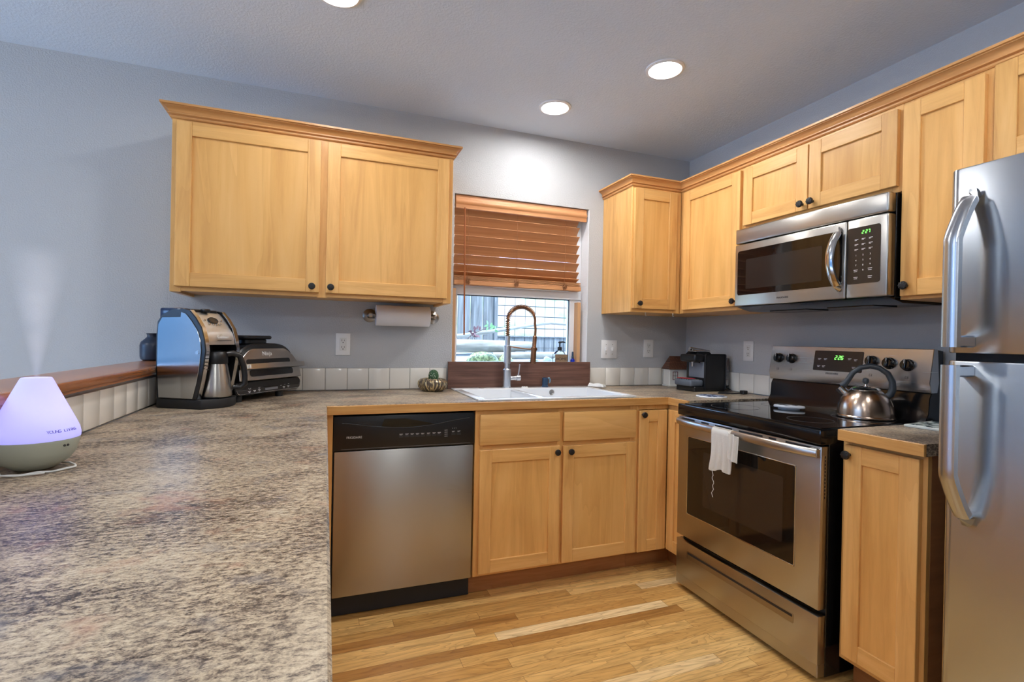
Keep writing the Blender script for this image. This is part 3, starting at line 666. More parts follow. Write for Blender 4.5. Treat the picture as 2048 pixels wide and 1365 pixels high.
for u, v in ((1.075, .078), (1.105, .078), (1.075, .044), (1.10, .044), (1.222, .083), (1.25, .08), (1.245, .045)): g.box(u-.008, u+.008, v, v+.0022, .0021, .0026); g.box(u-.006, u+.004, v-.005, v-.003, .0021, .0026)
g.build('key_marks', print_w, pn)
for u, v in ((.845, .073), (.923, .073), (1.322, .077), (1.395, .072), (1.467, .068)):
    K = PM @ T(u, v, 0)
    g = G().lathe([(0, 0), (.025, 0), (.025, .004), (.022, .006), (.021, .020), (.017, .023), (0, .023)], K, seg=28); g.box(-.006, .006, -.021, .021, .008, .030, .003, M=K, seg=2)
    kb = g.build('burner_knob', blkmetal_m, bg_)
    g = G(); g.box(-.0008, .0008, .004, .02, .0298, .0304, M=K); g.build('pointer', print_w, kb)
g = G(PM)
for u in (.845, .923, 1.322, 1.395, 1.467):
    for a, b, cc, d2 in ((-.006, .006, .027, .0278), (-.006, .006, .0175, .0183), (-.006, -.0052, .0175, .0278), (.0052, .006, .0175, .0278)): g.box(u+a, u+b, cc-.006, d2-.006, 0, .0004)
    g.box(u+.001, u+.004, .015, .018, 0, .0004)
textmesh(g, 'FRIGIDAIRE', .012, T(1.145, .010, .0002), width=.062)
g.build('panel_print', print_k, bg_)

# ------------------------------------------------------------------ microwave
MY0, MY1, MZ0, MZ1 = .827, 1.567, 1.392, 1.781
c = thing('microwave', 'stainless steel over-the-range microwave with black glass window', 'microwave', (-.2, -1.197, MZ0))
G().box(-.345, -.012, -MY1+.001, -MY0-.001, MZ0-.004, MZ1, .002).build('oven_casing', blkmetal_m, c)
M = FR(-.346)
G(M).box(MY0, MY1, 1.706, MZ1, 0, .044, .008, seg=3).build('vent_panel', steel_m, c)
d = G(M).box(MY0, 1.407, MZ0, 1.702, 0, .044, .006, seg=3).build('door', steel_m, c)
gl = G(M).prism(rrect(.846, 1.392, 1.447, 1.668, .012), .0435, .0455, bev=.0006).build('door_window', glass_blk, d)
G(M).prism(rrect(.90, 1.305, 1.475, 1.622, .004), .0454, .0457).build('window_screen', mesh_m, gl)
g = G(M); n = 18
hp = [(1.383-.012*math.sin(PI*i/n), 1.435+.235*i/n, .042+.046*math.sin(PI*i/n)**.55) for i in range(n+1)]
bar(g, hp, [(.018*math.cos(2*PI*k/12), .010*math.sin(2*PI*k/12)) for k in range(12)]); g.build('handle', steel_pol, d)
g = G(M); textmesh(g, 'FRIGIDAIRE', .0115, T(1.113, 1.4185, .0442), width=.062); g.build('brand_lettering', print_k, d)
cp = G(M).box(1.410, MY1, MZ0, 1.702, 0, .044, .006, seg=3).build('control_side', steel_m, c)
kp = G(M).prism(rrect(1.412, 1.541, 1.447, 1.668, .010), .0435, .0455, bev=.0006).build('keypad_panel', panel_dk, cp)
g = G(M); digits(g, '2 27', M.inverted() @ M @ T(1.470, 1.640, .0456), .013, .0075, .0028, .0015); g.build('clock_digits', green_led, kp)
g = G(M)
for r, row in enumerate(('123', '456', '789')):
    for q, ch in enumerate(row): textmesh(g, ch, .009, T(1.449+.0275*q, 1.558-.0195*r, .0456))
textmesh(g, '0', .009, T(1.477, 1.4995, .0456))
for r in range(3):
    for q in range(3):
        g.box(1.443+.0275*q, 1.457+.0275*q, 1.620-.0195*r, 1.6218-.0195*r, .0454, .046); g.box(1.443+.0275*q, 1.451+.0275*q, 1.6165-.0195*r, 1.618-.0195*r, .0454, .046)
for u, v in ((1.449, 1.5), (1.504, 1.502), (1.449, 1.472), (1.504, 1.472)): g.box(u-.008, u+.008, v, v+.0022, .0454, .046); g.box(u-.007, u+.006, v-.006, v-.004, .0454, .046)
g.build('key_marks', print_w, kp)
g = G(); g.prism([(-.38, MZ0-.003), (-.30, MZ0-.022), (-.06, MZ0-.022), (-.02, MZ0-.006)], MY0+.01, MY1-.002, FRM)
for k in range(2): g.box(-.28, -.14, -(MY0+.12+.30*k+.20), -(MY0+.12+.30*k), MZ0-.026, MZ0-.02)
g.build('underside_grille', blkmetal_m, c)

# ------------------------------------------------------------------ refrigerator
FX = -.78
c = thing('refrigerator', 'tall stainless steel refrigerator with freezer on top at the right edge', 'refrigerator', (-.4, -2.36, 0))
G().box(-.70, -.04, -2.745, -1.985, .02, 1.66, .004).build('fridge_cabinet', plain('fridge_side_grey', lin(70, 72, 76), .45), c)
def fdoor(name, z0, z1):
    pr = rrect(1.968, 2.752, -.03, .085, .026, 8)
    M2 = frame((-.695, 0, 0), (0, -1, 0), (-1, 0, 0), (0, 0, 1))
    return G(M2).prism([(a, max(b, 0)) for a, b in pr], z0, z1, bev=.004, seg=2).build(name, steel_f, c)
fz = fdoor('freezer_door', 1.190, 1.675); fd = fdoor('fridge_door', .06, 1.170)
G().box(-.762, -.70, -2.74, -1.985, 1.168, 1.192).build('door_gasket', blkmetal_m, c)
def fhandle(parent, zs):
    """zs: (attach end, far end) heights; the bar bows out from the attach end and stays out at the far end"""
    za, zb = zs; n = 26; pts = []
    for i in range(n+1):
        t = i/n; w_ = .004+.068*min(1, (t/.30))**.62 if t < .30 else .072
        pts.append((2.031-.010*min(1, t/.3), za+(zb-za)*t, w_))
    g = G(FR(FX)); bar(g, pts, [(-.017, -.008), (-.010, -.012), (.010, -.012), (.017, -.008), (.017, .008), (.010, .012), (-.010, .012), (-.017, .008)])
    sg = 1 if zb > za else -1
    g.box(2.006, 2.036, zb-.03 if sg > 0 else zb, zb if sg > 0 else zb+.03, -.002, .07, .004)
    return g.build('handle', steel_f, parent)
fhandle(fz, (1.598, 1.205)); fhandle(fd, (.762, 1.160))

# ------------------------------------------------------------------ sink, faucet, board
c = thing('sink', 'white double bowl drop-in sink in the counter under the window', 'sink', (-1.235, -.32, CT))
g = G()
X0, X1, Y0, Y1 = -1.665, -.805, -.60, -.045; zt = CT+.009
bx = ((-1.625, -1.34), (-1.315, -.85)); by0, by1 = -.565, -.15
g.box(X0, X1, Y0, by0, CT, zt, .004, seg=2); g.box(X0, X1, by1, Y1, CT, zt, .004, seg=2)
g.box(X0, bx[0][0], by0-.004, by1+.004, CT, zt, .004, seg=2); g.box(bx[1][1], X1, by0-.004, by1+.004, CT, zt, .004, seg=2); g.box(bx[0][1], bx[1][0], by0-.004, by1+.004, CT-.01, zt-.002, .004, seg=2)
for (a, b), dep in zip(bx, (.15, .2)):
    g.box(a-.008, a, by0, by1, CT-dep, CT+.004); g.box(b, b+.008, by0, by1, CT-dep, CT+.004); g.box(a, b, by0-.008, by0, CT-dep, CT+.004); g.box(a, b, by1, by1+.008, CT-dep, CT+.004); g.box(a-.008, b+.008, by0-.008, by1+.008, CT-dep-.01, CT-dep)
g.build('basin', seat_white, c)
G().lathe([(.011, 0), (.016, .002), (.016, 0)], frame((-1.085, by1-.0005, CT-.016), (1, 0, 0), (0, 0, 1), (0, -1, 0)), seg=24).lathe([(0, .0005), (.011, .0005)], frame((-1.085, by1-.0005, CT-.016), (1, 0, 0), (0, 0, 1), (0, -1, 0)), seg=24).build('overflow_ring', nickel_m, c)
for xx in (-1.49, -1.08): G().lathe([(0, .001), (.03, .001), (.04, .004), (.042, 0)], T(xx, -.34, CT-(.15 if xx < -1.3 else .2)), seg=28).build('drain', nickel_m, c)
o = G().lathe([(0, .006), (.016, .006), (.018, .003), (.02, 0)], T(-1.235, -.098, zt), seg=20)
for k in range(6): o.box(-.002, .002, .004, .013, .006, .0066, M=T(-1.235, -.098, zt) @ RZ(k*PI/3), mi=1)
o.build('deck_hole_cover', [white_pl, slot_m], c)
o = G().lathe([(0, .004), (.013, .004), (.015, 0)], T(-1.50, -.10, zt), seg=18).build('deck_plug', nickel_m, c)
o = G().box(-1.679, -.766, -.034, -.019, CT+.0005, 1.070, .001).build('backsplash_board', board_m)
tag(origin(o, (-1.22, -.026, CT)), 'dark walnut board standing behind the sink against the window', 'board')
# faucet
fx, fy = -1.345, -.092
c = thing('faucet', 'tall spring neck pull-down kitchen faucet with lever standing on the sink', 'faucet', (fx, fy, zt))
G().lathe([(0, 0), (.027, 0), (.027, .004), (.0235, .006), (.0235, .105), (.018, .110), (.0165, .112), (.0165, .245), (.0145, .247), (.0145, .30), (0, .30)], seg=32).build('body', brush_ch, c, local=True)
G().lathe([(.0166, .14), (.021, .142), (.021, .245), (.0166, .247)], seg=28).build('collar', brush_ch, c, local=True)
n = 40; path = []
for i in range(n+1):
    t = i/n
    if t < .18: path.append(Vector((0, 0, .30+.12*t/.18)))
    else:
        a = PI-(PI+.18)*(t-.18)/.82; path.append(Vector((.082+.082*math.cos(a), -.020*(t-.18), .392+.082*math.sin(a)*.98)))
path[0:8] = [Vector((0, 0, .30+.0115*i)) for i in range(8)]
spring = [p for p in path[:35]]
g = G(); hel = []; turns = 34; m = turns*10
for i in range(m+1):
    s = i/m*(len(spring)-1); k = min(int(s), len(spring)-2); p = spring[k].lerp(spring[k+1], s-k); d = (spring[k+1]-spring[k]).normalized(); e1 = Vector((0, 1, 0)); e2 = d.cross(e1).normalized()
    a = 2*PI*turns*i/m; hel.append(p+(e1*math.cos(a)+e2*math.sin(a))*.0125)
g.tube(hel, .0024, seg=6); g.build('spring', bronze_m, c, local=True)
g = G(); tail = path[20:]+[Vector((.166, -.02, .34)), Vector((.163, -.021, .30))]; g.tube(path[:21]+tail[1:], .0072, seg=10); g.build('hose', bronze_m, c, local=True)
g = G(); hd = [((.163, -.021, .305), .0085), ((.162, -.021, .30), .0125), ((.158, -.022, .24), .0125), ((.157, -.022, .235), .016), ((.152, -.023, .145), .0165), ((.151, -.023, .140), .0145)]
g.tube([p for p, r in hd], [r for p, r in hd], seg=20); g.build('spray_head', bronze_m, c, local=True)
g = G(); g.tube([(.018, 0, .238), (.12, -.018, .226), (.142, -.022, .226)], .0036, seg=8); g.lathe([(.0165, -.008), (.0195, -.008), (.0195, .008), (.0165, .008)], T(.157, -.022, .226), seg=20); g.build('holder_arm', bronze_m, c, local=True)
g = G(); g.cyl((.02, 0, .055), (.058, 0, .056), .0125); g.cyl((.058, 0, .056), (.082, 0, .0565), .0165); lv = g.build('valve', brush_ch, c, local=True)
g = G(); g.tube([(.07, 0, .068), (.073, -.004, .10), (.076, -.008, .135)], [.0045, .0038, .0034], seg=10); g.build('lever', brush_ch, lv, local=True)
# small dark-blue cup on the deck
c = thing('cup', 'small dark blue cup with a side handle standing on the sink deck', 'cup', (-1.10, -.088, zt))
G().lathe([(0, 0), (.021, 0), (.021, .005), (.0175, .008), (.0185, .054), (.0165, .056), (.016, .012), (0, .011)], seg=28).build('cup_body', blue_cup_m, c, local=True)
G().tube([(.016, 0, .05), (.026, 0, .053), (.032, 0, .044), (.031, 0, .032), (.026, 0, .022)], [.005, .006, .006, .005, .003], seg=8).build('handle', plain('pale_blue_plastic', lin(120, 150, 170), .3), c, local=True)
# folded cloth
def cl(u, v):
    a = u*.105; b = (v-.5)*.05; prof = .011+.011*math.cos((v-.5)*PI)**.6*(1-.35*u)+.003*math.sin(u*9+v*5)
    return (a, b+.006*math.sin(u*5), max(.002, prof*(.25 if (u < .01 or u > .99 or v < .01 or v > .99) else 1)))
c = thing('folded_cloth', 'folded white cloth lying on the counter at the right end of the sink', 'cloth', (-.80, -.085, zt), -.9)
g = G(); g.grid(lambda u, v: cl(u, v), 18, 12); g.grid(lambda u, v: (u*.105, (v-.5)*.05+.006*math.sin(u*5), .0006), 10, 6); g.build('cloth_fold', cloth_m, c, local=True)
# soap bottle and blue spray bottle on the sill
SZ = WZ0+.004
c = thing('soap_dispenser', 'clear soap pump bottle with kraft label reading HOME on the window sill', 'bottle', (-.935, .062, SZ))
g = G(); g.prism(rrect(-.042, .042, -.024, .024, .012), 0, .078, bev=.004, seg=2); g.lathe([(.036, .076), (.030, .090), (.014, .102), (.012, .108)], Matrix.Diagonal((1.1, .62, 1, 1)), seg=28); g.build('bottle', jar_m, c, local=True)
lb = G().box(-.0425, .0425, -.0252, -.0246, .008, .076).build('label', amber_lbl, c, local=True)
LM = frame((0, -.0253, 0), (1, 0, 0), (0, 0, 1), (0, -1, 0))
g = G(LM); textmesh(g, 'HOME', .026, T(0, .046, 0), width=.078); g.box(-.024, .024, .066, .0675, 0, .0004); g.build('label_lettering', print_k, lb, local=True)
g = G(); g.cyl((0, 0, .100), (0, 0, .122), .014); g.cyl((0, 0, .122), (0, 0, .150), .004); g.lathe([(0, .146), (.010, .146), (.012, .152), (.006, .158), (0, .158)], seg=20); g.tube([(0, 0, .152), (.02, -.004, .155), (.036, -.006, .150)], [.006, .005, .0035], seg=8); g.build('pump', matte_m, c, local=True)
c = thing('spray_bottle', 'small cobalt blue spray bottle on the sill beside the soap dispenser', 'bottle', (-.84, .066, SZ))
G().lathe([(0, 0), (.0135, 0), (.0145, .003), (.0145, .04), (.007, .05), (.007, .054), (0, .054)], seg=24).build('bottle', blueglass_m, c, local=True)
G().lathe([(.0075, .05), (.008, .062), (.0065, .064), (.006, .09), (.004, .094), (0, .094)], seg=20).build('sprayer_cap', blue_cup_m, c, local=True)

# ------------------------------------------------------------------ blind
c = thing('window_blind', 'brown wooden blind half raised in the kitchen window', 'blind', (-1.22, .04, 1.5))
VP = [(.0, 0), (.0, .022), (.004, .026), (.008, .034), (.008, .044), (.004, .050), (.0, .054), (.0, .076), (-.014, .076), (-.014, 0)]
g = G(); g.prism([(.012-a, 1.961+b) for a, b in VP], -1.642, -.787, frame((0, 0, 0), (0, 1, 0), (0, 0, 1), (1, 0, 0)), bev=.0012)
g.build('valance', blind_m, c)
G().box(-1.645, -.79, .03, .075, 1.985, 2.034).build('head_rail', blind_m, c)
g = G(); TL = 1.926
for k in range(8):
    zt_ = TL+.057-.057*k; dy, dz = .047, -.047
    if k == 7: zt_ = 1.5985; dy, dz = .056, -.030
    M2 = frame((0, .040, zt_), (1, 0, 0), Vector((0, dy, dz)).normalized(), Vector((0, -dz, dy)).normalized())
    L_ = math.hypot(dy, dz)
    g.grid(lambda u, v: (-1.637+.818*u, L_*v, .0035*math.sin(PI*v)), 1, 6, M2, thick=.003)
g.build('slats', blind_m, c)
g = G()
for k in range(5): g.box(-1.637, -.806, .040-.0005*k, .09, 1.546+.006*k, 1.5495+.006*k, .0008)
g.box(-1.637, -.804, .036, .092, 1.521, 1.545, .002); g.build('bottom_rail', blind_m, c)
g = G()
for x in (-1.558, -1.249, -.924):
    for y in (.036, .093): g.tube([(x, y, 1.96), (x+.003, y, 1.75), (x-.002, y, 1.53)], .0009, seg=5)
    rnd = random.Random(int(x*1000)); pts = []
    for i in range(60): a = i*.9; pts.append((x+.018*math.cos(a)*rnd.uniform(.4, 1), .028+.006*rnd.uniform(-1, 1), 1.543+.022*math.sin(a*1.3)*rnd.uniform(.4, 1)))
    g.tube(pts, .0011, seg=5)
g.build('ladder_cords', plain('blind_cord', lin(150, 104, 70), .8), c)
g = G(); g.cyl((-1.588, .006, 1.965), (-1.580, .004, 1.225), .0048, seg=10); g.build('tilt_wand', plain('wand_wood', lin(160, 96, 56), .35), c)

# ------------------------------------------------------------------ outlets, switch, paper towel
def outlet(M, label):
    c = thing('outlet', label, 'outlet', tuple(M.translation)); 
    p = G(M).box(-.037, .037, -.059, .059, 0, .006, .0025, seg=2).build('cover_plate', white_pl, c)
    g = G(M); g.box(-.0168, .0168, -.034, .034, .005, .0072, .001); g.build('receptacle', socket_m, c)
    g = G(M)
    for s in (-.0175, .0175):
        g.box(-.0075, -.0052, s-.002, s+.008, .007, .0074); g.box(.0052, .0075, s-.001, s+.007, .007, .0074); g.cyl((0, s-.008, .007), (0, s-.008, .0074), .0028, seg=12)
    g.build('slots', slot_m, c)
outlet(FB(-.0005) @ T(-2.246, 1.160, 0), 'white outlet on the back wall above the tiles left of the window')
outlet(FB(-.0005) @ T(-.311, 1.161, 0), 'white outlet on the back wall right of the light switches')
outlet(FR(-.0005) @ T(.549, 1.162, 0), 'white outlet on the right wall between the coffee pod machine and the range')
M = FB(-.0005) @ T(-.614, 1.152, 0)
c = thing('light_switch', 'white double light switch plate right of the kitchen window', 'switch', tuple(M.translation))
G(M).box(-.058, .058, -.059, .059, 0, .006, .0025, seg=2).build('cover_plate', white_pl, c)
for s in (-.023, .023): G(M).box(s-.0045, s+.0045, -.010, .012, .005, .016, .0015).build('toggle', white_pl, c)
for s in (-.023, .023):
    for v in (-.03, .03): G(M).cyl((s, v, .0055), (s, v, .0068), .003, seg=10).build('screw', nickel_m, c)
c = thing('paper_towel_holder', 'brushed metal wall-mounted paper towel holder under the double cabinet', 'holder', (-1.95, -.002, 1.32))
for x in (-2.112, -1.768):
    G().lathe([(0, 0), (.036, 0), (.036, .004), (.028, .010), (.016, .014), (.012, .022), (.011, .055), (.014, .066), (.013, .086), (0, .092)], frame((x, -.0005, 1.318), (1, 0, 0), (0, 0, 1), (0, -1, 0)), seg=28).build('mounting_post', nickel_m, c)
G().cyl((-2.112, -.078, 1.318), (-1.768, -.078, 1.318), .006).build('rod', nickel_m, c)
o = G(frame((-2.086, -.078, 1.318), (0, 1, 0), (0, 0, 1), (1, 0, 0))).lathe([(.02, 0), (.0535, 0), (.0545, .002), (.0545, .282), (.0535, .284), (.02, .284), (.02, 0)], seg=40).build('paper_towel_roll', paper_m)
tag(origin(o, (-1.95, -.078, 1.265)), 'white paper towel roll on the holder under the double cabinet', 'paper towel')

# ------------------------------------------------------------------ cactus pot
c = thing('potted_cactus', 'little green cactus in a gold striped ridged pot left of the sink', 'plant', (-1.782, -.112, CT))
def pot_mat():
    m, N, L, b = newmat('gilded_pot'); t = N.new('ShaderNodeTexCoord'); s = N.new('ShaderNodeSeparateXYZ'); L.new(t.outputs['Object'], s.inputs[0])
    a = math_(N, L, 'ARCTAN2', s.outputs[1], s.outputs[0]); cb = N.new('ShaderNodeCombineXYZ'); L.new(math_(N, L, 'MULTIPLY', a, 6.5), cb.inputs[0]); L.new(math_(N, L, 'MULTIPLY', s.outputs[2], 24), cb.inputs[1])
    n = N.new('ShaderNodeTexNoise'); n.inputs['Scale'].default_value = 1.3; n.inputs['Detail'].default_value = 3; L.new(cb.outputs[0], n.inputs['Vector'])
    r = ramp(N, [(.5, lin(84, 72, 60)), (.55, lin(222, 204, 160))]); L.new(n.outputs['Fac'], r.inputs[0]); L.new(r.outputs[0], b.inputs['Base Color'])
    L.new(math_(N, L, 'GREATER_THAN', n.outputs['Fac'], .52), b.inputs['Metallic']); setp(b, rough=.35); return m
g = G(); pr = [(0, 0), (.050, 0), (.062, .006), (.076, .022), (.080, .038), (.078, .054), (.066, .066), (.055, .069), (.050, .066), (.046, .05), (0, .05)]
t = bmesh.new(); seg = 72; rings = []
for r, z in pr: rings.append([t.verts.new((r*(1+(.018*math.cos(24*2*PI*i/seg) if .01 < z < .06 and r > .06 else 0))*math.cos(2*PI*i/seg), r*(1+(.018*math.cos(24*2*PI*i/seg) if .01 < z < .06 and r > .06 else 0))*math.sin(2*PI*i/seg), z)) for i in range(seg)] if r else [t.verts.new((0, 0, z))])
for a, b in zip(rings, rings[1:]):
    for i in range(seg):
        j = (i+1) % seg
        if len(a) == 1: t.faces.new((a[0], b[j], b[i]))
        elif len(b) == 1: t.faces.new((a[i], a[j], b[0]))
        else: t.faces.new((a[i], a[j], b[j], b[i]))
bmesh.ops.recalc_face_normals(t, faces=t.faces); g._add(t); g.build('pot', pot_mat(), c, local=True)
G().lathe([(0, .055), (.05, .054)], seg=24).build('soil', plain('potting_soil', lin(60, 46, 36), .95, 0, .8, 200), c, local=True)
def cactus_mat():
    m, N, L, b = newmat('cactus_green'); t = N.new('ShaderNodeTexCoord'); v = N.new('ShaderNodeTexVoronoi'); v.inputs['Scale'].default_value = 130; L.new(t.outputs['Object'], v.inputs['Vector'])
    r = ramp(N, [(.22, lin(205, 214, 190)), (.34, lin(46, 84, 50))]); L.new(v.outputs['Distance'], r.inputs[0]); L.new(r.outputs[0], b.inputs['Base Color']); setp(b, rough=.6); return m
g = G(); g.lathe([(0, .05), (.022, .052), (.0275, .066), (.028, .085), (.024, .102), (.014, .113), (0, .117)], T(.004, 0, 0), seg=30); g.build('cactus', cactus_mat(), c, local=True)

# ------------------------------------------------------------------ coffee machine
ca = math.atan2(-.50387, .86378)      # local x = forward, y = across (to its left seen from the front)
c = thing('coffee_machine', 'stainless steel and black drip coffee machine at the end of the ledge', 'coffee maker', (-2.940, -.546, CT), ca)
W_ = .190
SP = [(.168, .038), (.183, .10), (.196, .168), (.203, .225), (.196, .27), (.183, .304), (.157, .342), (.130, .370), (.105, .375), (.06, .372), (.022, .351), (.004, .325), (.0, .28), (.0, .16), (.008, .038)]
def arch(g, d0, d1, sp=SP, mi=0, bev=0): g.prism([(a, b) for a, b in sp], -d1, -d0, frame((0, 0, 0), (1, 0, 0), (0, 0, 1), (0, -1, 0)), mi, bev)
g = G(); base = [(0, 0), (.195, 0)]+[(.195+.040*math.sin(PI*i/10), W_*i/10) for i in range(1, 10)]+[(.195, W_), (0, W_)]
g.prism(base, 0, .036, bev=.004, seg=2); g.build('base', matte_m, c, local=True)
outer = [(a+(.006 if a > .1 else -.004 if a < .05 else 0), b+(.006 if b > .3 else 0)) for a, b in SP]
g = G(); arch(g, .002, .022, outer); arch(g, W_-.022, W_-.002, outer)
rear = [(.10, .036), (.10, .245), (.185, .245), (.185, .30), (.155, .34), (.128, .366), (.105, .372), (.06, .37), (.022, .35), (.004, .325), (.0, .28), (.0, .16), (.006, .036)]
arch(g, .02, W_-.02, rear); g.build('housing', black_m, c, local=True)
side = [(.160, .040), (.176, .10), (.188, .168), (.194, .225), (.188, .268), (.176, .300), (.151, .335), (.126, .362), (.105, .369), (.103, .350), (.022, .348), (.006, .322), (.003, .28), (.003, .16), (.011, .04)]
g = G(); arch(g, -.001, .003, side, 0, .0008); sp_ = g.build('side_panel', steel_c, c, local=True)
G().cyl((.178, -.0025, .216), (.178, 0, .216), .0075, seg=20).build('latch_dot', steel_pol, sp_, local=True)
def band(d0, d1, nm, mt, off=.008, lo=0, hi=8):
    g = G(); P_ = [(a+off, b+(off if b > .3 else 0)) for a, b in SP[lo:hi]]
    g.grid(lambda u, v: (P_[min(int(round(u*(len(P_)-1))), len(P_)-1)][0], d0+(d1-d0)*v, P_[min(int(round(u*(len(P_)-1))), len(P_)-1)][1]), len(P_)-1, 1, thick=.003); return g.build(nm, mt, c, local=True)
band(.006, .024, 'trim_band', steel_pol); band(W_-.024, W_-.006, 'trim_band', steel_pol)
PF = [(.192, .246), (.190, .27), (.179, .304), (.1805, .302), (.155, .342), (.130, .370), (.108, .376)]
def pfn(lo, hi):
    prof = [(.2035, .246), (.201, .268), (.193, .291), (.183, .306), (.168, .328), (.150, .350), (.132, .368), (.112, .376)][lo:hi]
    def f(u, v):
        s = u*(len(prof)-1); k = min(int(s), len(prof)-2); a, b = prof[k], prof[k+1]; q = s-k; return (a[0]+(b[0]-a[0])*q, .026+(W_-.052)*v, a[1]+(b[1]-a[1])*q)
    return f
bk = G().grid(pfn(0, 4), 6, 1, thick=.004).build('basket_door', steel_front, c, local=True)
tp = G().grid(pfn(3, 8), 8, 1, thick=.004).build('control_panel', steel_front, c, local=True)
BM = frame((.2045, W_/2, .274), (0, 1, 0), (-.25, 0, .968), (.968, 0, .25))
g = G(BM); textmesh(g, 'Cuisinart', .0165, T(.004, .002, .001), width=.062, depth=.0006); g.build('brand_lettering', print_w, bk, local=True)
g = G(BM); g.box(-.03, .045, -.0125, -.0105, .0, .0014); g.build('subtitle_line', print_k, bk, local=True)
CM = frame((.1605, W_/2, .3405), (0, 1, 0), (-.64, 0, .768), (.768, 0, .64))
g = G(CM); g.lathe([(0, .001), (.021, .001), (.024, .003), (.026, 0)], Matrix.Diagonal((1, .62, 1, 1)), seg=28); g.build('clock_dial', panel_dk, tp, local=True)
for u, v in ((-.042, 0), (.042, 0), (-.03, -.018), (-.01, -.021), (.008, -.021), (.026, -.018)): G(CM).lathe([(0, .003), (.003, .003), (.0042, .001), (0, 0)], T(u, v, 0), seg=14).build('button', steel_pol, tp, local=True)
g = G(); g.prism(rrect(.03, .125, .02, W_-.02, .02), .366, .383, bev=.003); g.box(.118, .140, W_/2-.02, W_/2+.012, .372, .386, .004, seg=2); g.build('lid', black_m, c, local=True)
g = G(); g.box(.006, .1, .004, .05, .335, .385, .006, seg=2); g.build('water_tank', plain('blue_black_tank', lin(30, 44, 74), .15), c, local=True)
gw = G(); 
for k in range(6): gw.box(.2095-.0025*k*.5, .2105, .009, .021, .150+.014*k, .153+.014*k)
gw.build('water_gauge', print_k, c, local=True)
g = G(); g.lathe([(0, .036), (.062, .036), (.064, .039), (0, .041)], T(.165, W_/2, 0), seg=32); g.build('warming_plate', black_m, c, local=True)
# carafe standing in the machine
cw = WM[c.name] @ Vector((.172, W_/2, .0415))
c = thing('coffee_carafe', 'stainless steel thermal carafe with black handle inside the coffee machine', 'carafe', tuple(cw), ca)
G().lathe([(0, 0), (.060, 0), (.063, .006), (.060, .035), (.054, .075), (.047, .115), (.044, .130), (0, .130)], seg=40).build('flask', steel_m, c, local=True)
G().lathe([(.0445, .128), (.047, .132), (.046, .165), (.040, .176), (.02, .180), (0, .180)], seg=32).build('lid', black_m, c, local=True)
hp = [(.040, .0, .166), (.062, .010, .170), (.085, .018, .160), (.098, .022, .12), (.104, .024, .08), (.104, .024, .045), (.090, .020, .032), (.062, .012, .034)]
g = G(); hm = RZ(.55); g.tube(hp, [.012, .012, .012, .011, .011, .011, .010, .009], seg=12, M=hm); g.build('handle', black_m, c, local=True)
# ------------------------------------------------------------------ indoor grill
ga = math.atan2(-.57, .82)
GC = Vector((-2.560, -.305, CT))
c = thing('indoor_grill', 'black and steel lidded indoor grill behind the coffee machine', 'grill', tuple(GC), ga)
# local: +x = front, y = along the front, origin under the middle of the front
hw = .205
for x, y in ((-.03, -.165), (-.03, .085), (-.24, -.165), (-.24, .085)): G().cyl((x, y, 0), (x, y, .03), .016).build('foot', matte_m, c, local=True)
lowp = [(.0, .028), (.006, .05), (-.004, .078), (-.29, .078), (-.28, .028)]
FY = frame((0, 0, 0), (1, 0, 0), (0, 0, 1), (0, -1, 0))
g = G(); g.prism(rrect(-hw, hw, .028, .086, .024, 6), -.28, -.004, frame((0, 0, 0), (0, 1, 0), (0, 0, 1), (1, 0, 0)), bev=.004); g.build('base_body', black_m, c, local=True)
TM = frame((-.004, 0, 0), (0, 1, 0), (-.1, 0, .995), (.995, 0, .1))
cpn = G(TM).prism(rrect(-hw+.004, hw-.004, .031, .080, .02, 6), -.002, .005, bev=.001).build('control_panel', panel_dk, c, local=True)
g = G(TM); g.tube([(a, b, .005) for a, b in rrect(-hw+.006, hw-.006, .033, .078, .018, 6)], .0012, seg=6, closed=True); g.build('panel_trim', steel_pol, cpn, local=True)
g = G(TM); g.box(-.048, .048, .053, .075, .004, .0056, mi=0); g.build('display', mesh_m, cpn, local=True)
g = G(TM); g.box(-.036, .044, .040, .050, .004, .0058); g.build('menu_badge', print_g, cpn, local=True)
g = G(TM)
for u, v in ((-.13, .042), (-.10, .043), (-.072, .044), (-.075, .066), (-.072, .055), (.062, .07), (.066, .057), (.085, .044), (.092, .060), (.115, .046)): g.box(u-.007, u+.007, v, v+.002, .0048, .0056); g.box(u-.004, u+.004, v-.005, v-.0035, .0048, .0056)
for u, v in ((-.128, .06), (.118, .064)): g.lathe([(.0068, .0050), (.0068, .0058), (.0082, .0058), (.0082, .0050)], T(u, v, 0), seg=24)
g.build('button_marks', print_w, cpn, local=True)
def dome(g, y0, y1, zs, hwid, ztop, x0, x1, mi=0):
    """lid section: rounded top outline extruded front to back"""
    pl = [(-hwid, zs), (hwid, zs)]+[(hwid*math.cos(a)**.62 if math.cos(a) > 0 else 0, zs+(ztop-zs)*math.sin(a)**.8) for a in [PI/2*i/12 for i in range(1, 12)]]+[(0, ztop)]
    pl += [(-x, z) for x, z in pl[2:-1]][::-1]
    g.prism(pl, x0, x1, frame((0, 0, 0), (0, 1, 0), (0, 0, 1), (1, 0, 0)), mi, bev=.006)
g = G(); dome(g, 0, 0, .088, hw-.004, .250, -.27, -.03); g.build('lid', black_m, c, local=True)
